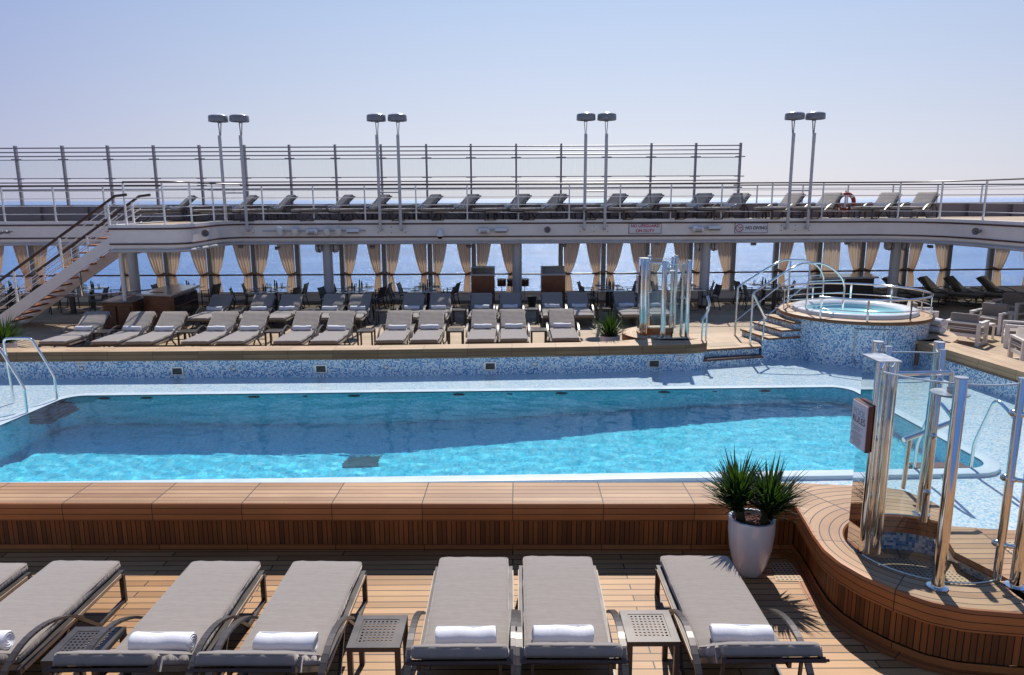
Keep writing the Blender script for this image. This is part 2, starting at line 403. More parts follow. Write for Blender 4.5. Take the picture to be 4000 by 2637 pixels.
M['sea'] = seam()
def gratem(name, base, hole=.5, p=.045):
    m, nt, bs, out = nodes(name); v = mapv(nt, (1/p, 1/p, 1)); fr = nd(nt, 'ShaderNodeVectorMath', {0: v}, operation='FRACTION')
    sx = nd(nt, 'ShaderNodeSeparateXYZ', {0: fr.outputs[0]})
    g = math_(nt, 'MULTIPLY', math_(nt, 'LESS_THAN', sx.outputs[0], hole), math_(nt, 'LESS_THAN', sx.outputs[1], hole))
    n = noise(nt, mapv(nt, (4, 40, 1)), 1, 4)
    c = ramp(nt, n.outputs[0], [(.3, tuple(x*.8 for x in base)), (.7, base)])
    nt.links.new(mixc(nt, g, c, (.015, .011, .008, 1)), bs.inputs['Base Color']); bs.inputs['Roughness'].default_value = .6
    return m
M['grate'] = gratem('teak_grating', (.50, .34, .20)); M['gratef'] = gratem('teak_grating_fine', (.50, .36, .22), .5, .06)
# ------------------------------------------------------------------ setting
ZW = .03
mb = MB(); S = 40000
mb.poly([[(-S, -500), (S, -500), (S, S), (-S, S)]], -24); tag(mb.build('sea', M['sea']), 'open blue sea with small glittering waves reaching the horizon', 'sea', kind='structure')
def fy(x): return 7.47-.0103*x           # near bench front line
def ffy(x):                              # far coping front line
    P = [(-20, 15.55), (-10.64, 15.7), (-3.3, 15.79), (1.37, 16.03), (2.46, 16.12), (4.35, 16.28), (7, 16.5)]
    for a, b in zip(P, P[1:]):
        if a[0] <= x <= b[0]: return a[1]+(b[1]-a[1])*(x-a[0])/(b[0]-a[0])
MB().poly([[(-15, 1.5), (12, 1.5), (12, 7.58), (-15, 7.7)]], 0).build('deck', M['deck_near'], kind='structure', label='sunlit orange teak deck under the near loungers', category='deck')
MB().poly([[(-26, 16.0), (4.3, 16.5), (4.5, 17.3), (6.9, 17.8), (7.5, 19.8), (9.8, 19.8), (10.3, 16.5), (10.3, 5), (26, 5), (26, 30), (-26, 30)]], 0).build('deck', M['deck_far'], kind='structure', label='weathered teak deck across the pool, partly in shade', category='deck')
# pool
def rrect(P, r, n=6):
    out = []
    for i, p in enumerate(P):
        p = Vector(p); a = (Vector(P[i-1])-p).normalized(); b = (Vector(P[(i+1) % len(P)])-p).normalized()
        A = p+a*r; B = p+b*r; c = p+a*r+b*r
        a0 = atan2((A-c).y, (A-c).x); a1 = atan2((B-c).y, (B-c).x)
        while a1-a0 > pi: a1 -= 2*pi
        while a1-a0 < -pi: a1 += 2*pi
        out += [tuple(c+Vector((cos(a0+(a1-a0)*k/n), sin(a0+(a1-a0)*k/n)))*r) for k in range(n+1)]
    return out
def off(P, d):
    out = []; n = len(P)
    for i in range(n):
        a = Vector(P[i-1]); b = Vector(P[i]); c = Vector(P[(i+1) % n])
        n0 = (b-a).normalized(); n1 = (c-b).normalized(); t = (Vector((n0.y, -n0.x))+Vector((n1.y, -n1.x)))
        t = t/max(.5, t.dot(t)/2) if t.length > .2 else t
        out.append(tuple(b+t*d))
    return out
INN = rrect([(-9.05, 9.5), (7.02, 9.95), (6.95, 14.56), (-8.95, 14.12)], .38)   # counter-clockwise
RIM = off(INN, .2)
def fz(x): return -2.05 if x < -2.5 else (-2.05+(x+2.5)/7.5*.9 if x < 5 else -1.15)
pb = MB()
n = len(INN); b = len(pb.v)
for i in range(n):
    a, c = INN[i], INN[(i+1) % n]; m = max(1, int(hypot(a[0]-c[0], a[1]-c[1])/1.0))
    for k in range(m):
        p = [a[j]+(c[j]-a[j])*k/m for j in (0, 1)]; q = [a[j]+(c[j]-a[j])*(k+1)/m for j in (0, 1)]
        i0 = len(pb.v); pb.v += [Vector((p[0], p[1], ZW)), Vector((q[0], q[1], ZW)), Vector((q[0], q[1], fz(q[0])-.02)), Vector((p[0], p[1], fz(p[0])-.02))]
        pb.face((i0, i0+1, i0+2, i0+3))
xs = [-9.2, -2.5]+[-2.5+.75*i for i in range(1, 11)]+[7.2]
for x0, x1 in zip(xs, xs[1:]):
    i0 = len(pb.v); pb.v += [Vector((x0, 9.3, fz(x0))), Vector((x1, 9.3, fz(x1))), Vector((x1, 14.8, fz(x1))), Vector((x0, 14.8, fz(x0)))]; pb.face((i0, i0+1, i0+2, i0+3))
basin = pb.build('pool_basin', M['pool'], kind='structure', label='light blue mosaic floor and walls of the swimming pool', category='pool')
ch = MB(); P = INN+[INN[0]]; ch.sweep(INN, [(-.006, .028), (-.006, -.045)], closed=True); ch.build('overflow_channel', plain('dark_channel', (.03, .13, .17), .4), basin)
for i, u in enumerate((415, 580, 997, 1197, 1387, 1793, 1993, 2192, 2592, 2790, 2985)):
    p = Y(u, 1602-.012*(u-400), 14.12+.0278*(G(u, 1602, 0).x+9)); big = i not in (3, 6, 9)
    R = Matrix.Rotation(pi/2, 3, 'X'); r = .12 if big else .05
    MB().lathe([(0, .025), (r*.5, .025), (r*.55, .012), (r*.8, .012), (r, .03), (r*1.05, 0)], 18, (p.x, 14.105+.0278*(p.x+9), -.19), sy=.5, R=R).build('inlet', M['dark'], basin)
p = Vector((-2.7, 12.35, 0)); MB().box((p.x, p.y, -2.03), (.62, .5, .03)).build('drain_cover', plain('drain_grey', (.03, .028, .04), .5), basin)
from mathutils import noise as mnoise
QW = off([(-9.05, 9.5), (7.02, 9.95), (6.95, 14.56), (-8.95, 14.12)], .02); NX, NY = 330, 96
wb = MB()
for j in range(NY+1):
    for i in range(NX+1):
        a, c = i/NX, j/NY
        x = (QW[0][0]*(1-a)+QW[1][0]*a)*(1-c)+(QW[3][0]*(1-a)+QW[2][0]*a)*c; y = (QW[0][1]*(1-a)+QW[1][1]*a)*(1-c)+(QW[3][1]*(1-a)+QW[2][1]*a)*c
        e = min(1, 8*min(a*3.4, (1-a)*3.4, c, 1-c))
        h = .0052*mnoise.noise((x*1.6+y*.5, y*2.3-x*.4, 0))+.0030*mnoise.noise((x*3.6, y*5.0+x, 3))+.0010*mnoise.noise((x*8, y*10, 7))
        wb.v.append(Vector((x, y, ZW-.004+h*e)))
for j in range(NY):
    for i in range(NX):
        a = j*(NX+1)+i; wb.face((a, a+1, a+NX+2, a+NX+1))
for k in range(4):
    p_, q_ = QW[k], QW[(k+1) % 4]; b = len(wb.v); wb.v += [Vector((p_[0], p_[1], ZW-.004)), Vector((q_[0], q_[1], ZW-.004)), Vector((q_[0], q_[1], -2.5)), Vector((p_[0], p_[1], -2.5))]; wb.face((b+3, b+2, b+1, b))
b = len(wb.v); wb.v += [Vector((x, y, -2.5)) for x, y in QW]; wb.face((b+3, b+2, b+1, b))
water = wb.build('pool_water', M['poolwater'], kind='structure', label='rippled turquoise water filling the swimming pool', category='water', ang=60)
water.cycles.is_caustics_caster = True; basin.cycles.is_caustics_receiver = True
for c_ in basin.children: c_.cycles.is_caustics_receiver = True
SH = [(-14, 8.2), (-5, 8.1), (4.7, 8.02), (7.6, 7.2), (10.0, 6.5), (10.0, 13.4), (9.8, 16.4), (7.5, 17.9), (6.2, 17.4), (4.4, 16.9), (1.4, 16.15), (-3.3, 15.85), (-14, 15.7)]
MB().poly([SH, RIM[::-1]], -.03).build('shelf_floor', M['shelf'], kind='structure', label='pale blue mosaic shelf under shallow water around the pool', category='pool shelf')
MB().poly([SH, RIM[::-1]], ZW-.004).build('shallow_water', M['filmwater'], kind='structure', label='thin film of water over the mosaic shelf around the pool', category='water')
rm = MB(); rm.sweep(INN, [(-.004, -.03), (-.004, ZW+.003), (.03, ZW+.005), (.17, ZW+.005), (.2, ZW-.001), (.205, -.03)], closed=True); rm.build('pool_rim', M['rim'], kind='structure', label='pale rim around the edge of the swimming pool', category='pool rim')
# ------------------------------------------------------------------ near teak bench
def bench_profile(mbx, path, w, zt=.6, h=.2, r=.03):
    return mbx
pth = [(x, fy(x)) for x in (-15, -10, -5, 0, 3.088)]
tb = thing('teak_bench', 'long straight teak bench edging the near side of the pool, behind the near loungers', 'bench')
MB().sweep(pth, [(-.62, .3), (-.62, .597), (-.6, .6), (-.03, .6)]).build('bench_top', M['bench'], tb)
pth2 = pth[:-1]+[(3.2, fy(3.2))]
MB().sweep(pth2, [(-.03, .598), (-.012, .596), (-.003, .585), (0, .57), (0, .4), (-.1, .4)]).build('fascia', M['fascia'], tb, ang=60)
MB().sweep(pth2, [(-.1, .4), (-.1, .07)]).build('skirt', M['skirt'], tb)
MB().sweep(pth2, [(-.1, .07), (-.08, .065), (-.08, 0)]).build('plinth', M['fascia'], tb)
MB().sweep(pth, [(-.62, .4), (-.615, -.04)][::-1]).build('tiled_back', M['mos'], tb)
# curved bench round a shower well
def well(cx, cy, Rf, t0, t1, nm, label, front, zlow, flip=1, n=64):
    t = thing(nm, label, 'bench', (0, 0, 0)); ri = .70
    top = MB(); fa = MB(); sk = MB(); inn = MB(); tile = MB(); pl = MB()
    def strip(mbx, A, B, U, V0, V1):
        b = len(mbx.v); mbx.v += A+B; k = len(A)
        for i in range(k-1):
            mbx.face((b+i, b+i+1, b+k+i+1, b+k+i) if flip > 0 else (b+k+i, b+k+i+1, b+i+1, b+i), ((U[i], V0[i]), (U[i+1], V0[i+1]), (U[i+1], V1[i+1]), (U[i], V1[i])) if flip > 0 else ((U[i], V1[i]), (U[i+1], V1[i+1]), (U[i+1], V0[i+1]), (U[i], V0[i])))
    T = [t0+(t1-t0)*i/n for i in range(n+1)]
    def pts(f, z): return [Vector((cx+f(a)*cos(a), cy+flip*f(a)*sin(a), z)) for a in T]
    U = [1.0*a for a in T]; c0 = [0.0]*len(T)
    strip(top, pts(lambda a: Rf(a)-.03, .6), pts(lambda a: ri+.01, .6), U, [Rf(a) for a in T], [ri]*len(T))
    top.build('bench_top', M['bench'] if flip > 0 else M['bench_far'], t)
    for (o0, z0, o1, z1) in ((-.03, .6, -.01, .595), (-.01, .595, 0, .57), (0, .57, 0, .4), (0, .4, -.1, .4)):
        strip(fa, pts(lambda a: Rf(a)+o1, z1), pts(lambda a: Rf(a)+o0, z0), U, [z1]*len(T), [z0]*len(T))
    fa.build('fascia', M['fascia'], t, ang=60)
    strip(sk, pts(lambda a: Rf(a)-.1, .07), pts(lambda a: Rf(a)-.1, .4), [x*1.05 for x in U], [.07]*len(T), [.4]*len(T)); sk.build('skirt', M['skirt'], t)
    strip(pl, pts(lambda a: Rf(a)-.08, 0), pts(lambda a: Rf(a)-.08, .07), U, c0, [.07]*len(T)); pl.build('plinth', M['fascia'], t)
    strip(inn, pts(lambda a: ri+.01, .6), pts(lambda a: ri-.005, .585), U, c0, [.02]*len(T)); strip(inn, pts(lambda a: ri-.005, .585), pts(lambda a: ri-.005, .41), U, [.02]*len(T), [.2]*len(T)); strip(inn, pts(lambda a: ri-.005, .41), pts(lambda a: ri+.03, .41), U, c0, [.03]*len(T))
    inn.build('inner_fascia', M['fascia'], t, ang=60)
    strip(tile, pts(lambda a: ri+.03, .42), pts(lambda a: ri+.03, .18), [x*.72 for x in U], [.42]*len(T), [.18]*len(T)); tile.build('tiled_well', M['mosbig'], t)
    MB().lathe([(.0, .2), (.74, .2)], 40, (cx, cy, 0)).build('well_floor', M['bench'], t)
    g = MB(); g.poly([[(cx+.52*cos(a), cy+.52*sin(a)) for a in [2*pi*i/36 for i in range(36)]]], .206); g.build('well_grating', M['grate'], t)
    return t
CX, CY = 3.95, 6.45
OUT = [(4.45, 7.02), (4.66, 7.3), (4.64, 7.5), (4.5, 7.82), (4.29, 7.92), (3.9, 7.98), (3.5, 8.03), (3.09, 8.06), (3.09, 7.44), (3.03, 7.0), (2.985, 6.7), (2.965, 6.4), (3.0, 6.15), (3.1, 5.9), (3.26, 5.67), (3.46, 5.47), (3.7, 5.355), (4.1, 5.29), (4.5, 5.26), (5.5, 5.24)]
def Rpoly(a, P=OUT):
    d = Vector((cos(a), sin(a))); o = Vector((CX, CY)); best = 0
    for p, q in zip(P, P[1:]):
        p = Vector(p)-o; e = Vector(q)-o-p; den = d.x*e.y-d.y*e.x
        if abs(den) < 1e-9: continue
        s_ = (p.x*e.y-p.y*e.x)/den; u_ = (p.x*d.y-p.y*d.x)/den
        if s_ > 0 and -1e-6 <= u_ <= 1+1e-6: best = max(best, s_)
    return best or 1.0
nb = well(CX, CY, Rpoly, radians(50), radians(294), 'curved_bench', 'curved teak bench ringing the near shower, beside the white planter', None, .38)
e = MB(); e.prism([(4.25, 5.28), (7.5, 5.2), (7.5, 5.78), (4.9, 5.78), (4.24, 5.80)], .4, .6); e.build('bench_top', M['bench'], nb)
e = MB(); e.prism([(4.28, 5.40), (7.5, 5.3), (7.5, 5.7), (4.3, 5.7)], 0, .4); e.build('skirt', M['skirt'], nb)
e = MB(); e.prism([(4.3, 5.24), (7.5, 5.15), (7.5, 5.26), (4.3, 5.32)], .4, .585); e.build('fascia', M['fascia'], nb)
sp = thing('shower_step', 'lower teak step with square grating at the right of the near shower', 'step')
MB().prism([(4.46, 6.75), (4.62, 6.3), (4.75, 5.8), (7.5, 5.8), (7.5, 7.15), (5.3, 7.24), (4.75, 7.34), (4.6, 7.2)], .30, .38).build('step_boards', M['bench'], sp)
MB().prism([(4.52, 6.72), (4.68, 6.3), (4.8, 5.84), (7.4, 5.84), (7.4, 7.08), (5.3, 7.18), (4.8, 7.28), (4.66, 7.16)], -.05, .30).build('tiled_riser', M['mosbig'], sp)
MB().poly([[(5.0, 6.25), (5.9, 6.2), (5.9, 6.98), (5.0, 6.98)]], .385).build('grating', M['grate'], sp)
mg = MB(); mg.sweep([(3.03, 7.55)]+[(p[0]+.1*(CX-p[0])/1.0, p[1]+.1*(CY-p[1])/1.0) for p in OUT[8:]], [(0, .004), (.16, .004)]); mg.build('margin_board', M['fascia'], kind='structure', label='curved margin board on the deck along the curved bench', category='deck')
MB().poly([[(2.72, 6.87), (3.0, 6.86), (3.02, 7.26), (2.78, 7.25)]], .006).build('deck_grating', M['grate'], label='small square teak grating in the deck beside the white planter', category='grating')
# ------------------------------------------------------------------ far coping, right coping
fc = thing('teak_coping', 'long teak coping along the far side of the pool, in front of the lounger rows', 'coping')
fp = [(x, ffy(x)) for x in (-18, -14, -10.64, -7, -3.3, 0, 1.37, 2.46, 4.1)]
MB().prism(fp+[(4.35, 16.33), (4.5, 16.45), (4.57, 16.6), (4.57, 16.95), (2.9, 16.85)]+[(x, ffy(x)+.5) for x in (2.0, 0, -3.3, -10.64, -18)], .59, .6).build('coping_top', M['bench_far'], fc)
fp2 = fp+[(4.35, 16.33), (4.5, 16.45), (4.57, 16.6), (4.57, 16.95)]
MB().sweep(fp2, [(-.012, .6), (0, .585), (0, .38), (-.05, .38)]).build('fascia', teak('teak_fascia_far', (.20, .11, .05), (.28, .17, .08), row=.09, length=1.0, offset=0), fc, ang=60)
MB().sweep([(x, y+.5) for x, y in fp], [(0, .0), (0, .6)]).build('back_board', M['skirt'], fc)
fwl = thing('tiled_wall', 'blue mosaic wall of the pool surround below the far coping', 'wall')
MB().sweep(fp2, [(-.05, .39), (-.05, -.05)]).build('mosaic_face', M['mos'], fwl)
def wallpt(u, v):
    p = Y(u, v, 16); q = Y(u, v, ffy(p.x)+.045); return q
for u in (693, 1254, 1915, 2555):
    v = 1450-(u-693)*.016; p = wallpt(u, v)
    g = MB().box((0, 0, 0), (.28, .03, .19)); g_ = g.build('grille', M['steel'], fwl); g_.location = p
    s = MB()
    for k in range(6): s.box((0, -.018, -.055+k*.02), (.2, .012, .011))
    s.box((0, -.0165, 0), (.21, .004, .14)); o = s.build('louvre', M['grille'], g_)
for u, v in ((318, 1440), (912, 1441), (1508, 1435), (2090, 1422), (2660, 1404)):
    p = wallpt(u, v); o = MB().lathe([(0, .02), (.025, .02), (.03, .028), (.05, .02), (.055, 0)], 14, (0, 0, 0), R=Matrix.Rotation(pi/2, 3, 'X')).build('wall_light', M['steel'], fwl); o.location = p
def text(body, size, mat, parent, loc, rot=(pi/2, 0, 0), name='lettering', ext=.001, align='CENTER', sx=1, bold=0):
    cu = bpy.data.curves.new(name, 'FONT'); cu.body = body; cu.size = size; cu.align_x = align; cu.align_y = 'CENTER'; cu.extrude = ext; cu.offset = bold
    o = bpy.data.objects.new(name, cu); C.objects.link(o); cu.materials.append(mat); me = bpy.data.meshes.new_from_object(o); bpy.data.objects.remove(o); o = bpy.data.objects.new(name, me); C.objects.link(o)
    if not me.materials: me.materials.append(mat)
    o.parent = parent; o.location = loc; o.rotation_euler = rot; o.scale = (sx, 1, 1); return o
for u, v, s, w in ((315, 1421, '215 cm / 7 Ft', 'left'), (2660, 1388, '121 cm / 4 Ft', 'right')):
    p = wallpt(u, v); d = thing('depth_sign', ('deep end' if w == 'left' else 'shallow end')+' white depth plate reading %s on the mosaic pool wall' % s, 'sign', p)
    MB().box((0, 0, 0), (.23, .012, .105)).build('plate', M['paper'], d); text(s, .036, M['ink'], d, (0, -.0075, 0), bold=.0006)
rc = thing('teak_coping', 'short teak coping at the right end of the pool, in front of the white armchairs', 'coping')
RP = [(9.5, 16.6), (9.56, 15.5), (9.68, 14.4), (9.80, 13.2), (9.95, 10), (10.0, 4)]
MB().prism(RP+[(10.62, 4), (10.6, 10), (10.52, 13.2), (10.42, 14.4), (10.2, 16.2), (10.0, 16.8)], .59, .6).build('coping_top', M['bench_y'], rc)
MB().sweep(RP[::-1], [(.012, .6), (0, .585), (0, .38), (.05, .38)][::1] and [(-.012, .6), (0, .585), (0, .38), (-.05, .38)]).build('fascia', M['fascia'], rc) if False else MB().sweep(RP, [(.012, .6), (0, .585), (0, .38), (.05, .38)]).build('fascia', M['bench_far'], rc)
MB().sweep([(x, y) for x, y in RP], [(-.05, .39), (-.05, -.05)]).build('tiled_face', M['mos'], rc)
MB().sweep([(10.62, 4), (10.6, 10), (10.52, 13.2), (10.42, 14.4), (10.2, 16.2)], [(0, 0), (0, .6)]).build('back_board', M['skirt'], rc)
# ------------------------------------------------------------------ hot tub, its steps and rails
TX, TY, TZ = 8.65, 18.1, 1.08
ht = thing('hot_tub', 'round raised hot tub with blue mosaic wall, teak coping and white rim', 'hot tub')
MB().lathe([(1.70, -.05), (1.70, 1.0)], 72, (TX, TY, 0)).build('mosaic_wall', M['mos'], ht)
MB().lathe([(1.70, 1.0), (1.79, 1.0), (1.80, 1.02), (1.80, 1.06), (1.787, 1.076)], 72, (TX, TY, 0)).build('coping_edge', M['shaded_nosing'], ht, ang=50)  # edge band coloured dark to stand for its shaded side
MB().lathe([(1.787, 1.076), (1.78, 1.08), (1.36, 1.08)], 72, (TX, TY, 0)).build('coping', teak('teak_ring', (.44, .28, .16), (.58, .4, .24), row=.11, length=1.0, offset=0), ht, ang=50)
MB().lathe([(1.46, 1.08), (1.46, 1.15), (1.43, 1.185), (1.3, 1.19), (1.22, 1.17), (1.14, 1.08), (1.1, 1.0), (.6, .93), (0, .93)], 64, (TX, TY, 0)).build('tub_shell', M['tubw'], ht, ang=60)
MB().lathe([(0, 1.1), (1.158, 1.1)], 48, (TX, TY, 0)).build('tub_water', M['tubwater'], ht)
pp = MB(); a0, a1 = radians(-113), radians(-88)
for (aa, bb) in (((a0, .1), (a0, .9)), ((a1, .1), (a1, .9))): pp.tube([(TX+1.705*cos(aa[0]), TY+1.705*sin(aa[0]), aa[1]), (TX+1.705*cos(bb[0]), TY+1.705*sin(bb[0]), bb[1])], .012, 6)
for z in (.1, .9): pp.tube([(x, y, z) for x, y in arc((TX, TY), 1.705, a0, a1, 8)], .012, 6)
pp.build('access_panel', M['steel'], ht)
lg = thing('teak_ledge', 'low rounded teak ledge at the right foot of the hot tub', 'ledge')
SEC = arc((TX, TY), 1.69, radians(-62), radians(5), 14)+arc((TX, TY), 2.3, radians(5), radians(-52), 14)
MB().prism(SEC, .52, .6).build('ledge_top', M['bench_far'], lg)
MB().prism([(TX+(x-TX)*.985, TY+(y-TY)*.985) for x, y in SEC], 0, .52).build('ledge_front', M['skirt'], lg)
def rolled(mbx, L, r, c=(0, 0, 0), sd=0):
    c = Vector(c); rq = random.Random(sd); q1, q2, q3 = (rq.uniform(0, 6) for _ in range(3)); am = .006 if sd else .003; R = Matrix.Rotation(pi/2, 3, 'Y'); h = L/2
    pr = [(0, -h+.012), (r*.18, -h+.004), (r*.3, -h+.014), (r*.42, -h+.002), (r*.56, -h+.014), (r*.68, -h), (r*.8, -h+.012), (r*.9, -h+.002), (r*.99, -h+.01), (r, -h+.03)]
    pr += [(r*(1+.04*sin(q1+k)), h*(-.75+.25*k)) for k in range(7)]+[(a, -b) for a, b in pr[::-1]]
    b = len(mbx.v); mbx.lathe(pr, 18, (0, 0, 0), R=R)
    for i in range(b, len(mbx.v)):
        p = mbx.v[i]; k = am*sin(p.x*23+p.y*9+q1)+am*sin(p.x*11+q2)
        mbx.v[i] = Vector((p.x+.006*sin(p.z*30+q3), p.y*(1.08+k*6)+am*sin(p.x*9+q3), p.z*.93+k))+c
    # loose outer edge of the towel
    mbx.tube([(c.x-h*.97, c.y-r*.75, c.z+r*.62), (c.x, c.y-r*.78, c.z+r*.60), (c.x+h*.97, c.y-r*.74, c.z+r*.64)], .008, 6)
    return mbx
tm = MB(); rolled(tm, .55, .1)
for z, w in ((.695, 'lower'), (.885, 'upper')):
    o = tm.build('rolled_towel', M['towel']); o.location = (10.42, 17.6, z); o.rotation_euler = (0, 0, radians(-70))
    tag(o, '%s of two thick rolled white towels stacked beside the hot tub' % w, 'towel', 'towels by the hot tub')
# step platform and steps
ZP = .38
pf = [G(*pF(320, 1285), ZP), G(*pF(1045, 1240), ZP)]
st = thing('tub_steps', 'mosaic and teak steps climbing from the pool to the hot tub', 'steps')
PLF = [(4.52, 16.72), (6.02, 17.08), (6.3, 18.9), (4.4, 18.6)]
MB().prism(PLF, .33, ZP, 1).build('platform', [M['bench_far'], M['shaded_nosing']], st)
MB().prism([(4.56, 16.77), (5.98, 17.12), (6.2, 18.8), (4.5, 18.5)], -.05, .33).build('riser', M['mos'], st)
MB().poly([[(4.75, 17.0), (5.5, 17.18), (5.5, 17.62), (4.75, 17.42)]], ZP+.005).build('grating', M['gratef'], st)
w1 = [G(*pF(150, 1440), .18), G(*pF(1060, 1360), .18)]
MB().prism([(4.25, 16.45), (6.02, 16.92), (6.0, 17.15), (4.45, 16.78)], .13, .18).build('tread', M['floorred'], st)
MB().prism([(4.4, 16.55), (6.0, 16.98), (5.98, 17.15), (4.5, 16.8)], -.05, .13).build('riser', M['mos'], st)
FR = [(6.22, 17.18), (6.56, 17.29), (6.88, 17.39), (7.0, 17.45)]; BK = [(5.93, 18.5), (6.25, 18.58), (6.58, 18.66), (6.9, 18.78)]; ZS = [.555, .73, .905, 1.075]
for f, k, z in zip(FR, BK, ZS):
    MB().prism([(f[0], f[1]), (7.5, 17.55), (7.5, 18.7), (k[0], k[1])], z-.045, z, 1).build('tread', [M['bench_far'], M['shaded_nosing']], st)
    d = .045; MB().prism([(f[0]+d, f[1]+.05), (7.45, 17.62), (7.45, 18.6), (k[0]+d, k[1]-.03)], -.05 if z < .6 else z-.23, z-.045).build('riser', M['mos'], st)
MB().prism([(6.06, 17.17), (6.24, 17.22), (7.1, 17.47), (7.3, 17.8), (6.2, 17.4)], -.05, .5).build('side_wall', M['mos'], st)
dS = (.957, .29)
def handrail(nm, label, cat, paths, r=.024, group=None):
    t = thing(nm, label, cat, group=group)
    for part, P, rr in paths: MB().tube(P, rr, 10).build(part, M['chrome'], t, ang=60)
    return t
def hrail(p0, marks, endp, posts, label):
    P = [Vector(p0)]
    for (u, v) in marks: P.append(PL(u, v, p0, dS))
    P = [P[0]]+smooth(P[1:], 2)
    return P
fb = G(*pF(912, 1225), ZP); rb = G(*pF(720, 1110), ZP)
def pB4(x, y): return pB(4, x, y)
for lab, b0, mk, pst in (
    ('front polished steel arch handrail of the hot tub steps, nearer the pool', fb, [pF(950, 590), pF(985, 545), pF(1520, 200), pF(1680, 192), pB4(500, 302), pB4(600, 350), pB4(690, 440), pB4(716, 530), pB4(690, 735)], [(pF(1682, 205), pF(1622, 822))]),
    ('rear polished steel arch handrail of the hot tub steps, farther from the pool', rb, [pF(760, 500), pF(790, 470), pF(1290, 155), pF(1440, 148), pF(1640, 150), pF(1780, 220), pF(1850, 340), pF(1855, 450), pF(1830, 680)], [(pF(1435, 155), pF(1388, 740))])):
    t = thing('step_handrail', lab, 'handrail', group='arch handrails of the hot tub steps')
    P = [b0]+[PL(u, v, b0, dS) for u, v in mk]
    Q = [P[0]]+smooth(P[1:], 2); MB().tube(Q, .026, 10).build('top_rail', M['chrome'], t, ang=60)
    for a, c in pst: MB().tube([PL(*a, b0, dS), PL(*c, b0, dS)], .022, 8).build('post', M['chrome'], t, ang=60)
    top = PL(*pst[0][0], b0, dS); bot = PL(*pst[0][1], b0, dS); k1 = Vector((b0.x, b0.y, b0.z+.38)); k2 = bot.lerp(top, .62)
    MB().tube([k1, k2], .013, 8).build('mid_rail', M['chrome'], t, ang=60)
    e1 = P[-2]; e2 = P[-1]
    for f in (.12, .45, .8):
        a = bot.lerp(top, f*.75+.05); c = Vector((e2.x, e2.y, a.z)); MB().tube([a, c], .012, 8).build('cross_rail', M['chrome'], t, ang=60)
# entry rails at the platform
f1 = G(*pF(280, 1500), -.02); f2 = G(*pF(345, 1283), ZP)
q0 = Y(*pF(312, 925), f1.y); q1 = Y(*pF(378, 610), f2.y)
t = thing('grab_rail', 'curved steel grab rail on two posts left of the hot tub steps', 'handrail')
MB().tube([f1, q0], .022, 8).build('post', M['chrome'], t); MB().tube([f2, Vector((f2.x, f2.y, q1.z-.25))], .022, 8).build('post', M['chrome'], t)
MB().tube(smooth([Y(*pF(298, 920), f1.y), Y(*pF(345, 865), f1.y+.05), Y(*pF(392, 760), f2.y-.02), Y(*pF(395, 690), f2.y), Y(*pF(370, 612), f2.y+.1)], 2), .032, 10).build('top_rail', M['chrome'], t, ang=60)
t = thing('grab_rail', 'straight sloping steel grab rail at the right of the pool entry steps', 'handrail')
g1 = G(*pF(1055, 1425), -.02); h1 = Y(*pF(1098, 890), g1.y); h0 = Vector((fb.x+.02, fb.y-.02, Y(*pF(958, 590), fb.y).z))
MB().tube([g1, h1], .022, 8).build('post', M['chrome'], t); MB().tube([h1+Vector((.02, -.02, -.01)), h0], .03, 10).build('top_rail', M['chrome'], t)
tr = thing('tub_railing', 'polished steel ring railing around the hot tub rim', 'railing')
for z, r in ((1.58, .026), (1.30, .013)):
    MB().tube([(x, y, z) for x, y in arc((TX, TY), 1.70, radians(-142), radians(172), 70)], r, 10).build('rail', M['chrome'], tr, ang=60)
for k in range(10):
    a = radians(-140+k*312/9.0); MB().box((TX+1.70*cos(a), TY+1.70*sin(a), 1.32), (.045, .016, .5), Matrix.Rotation(a+pi/2, 3, 'Z')).build('post', M['chrome'], tr)
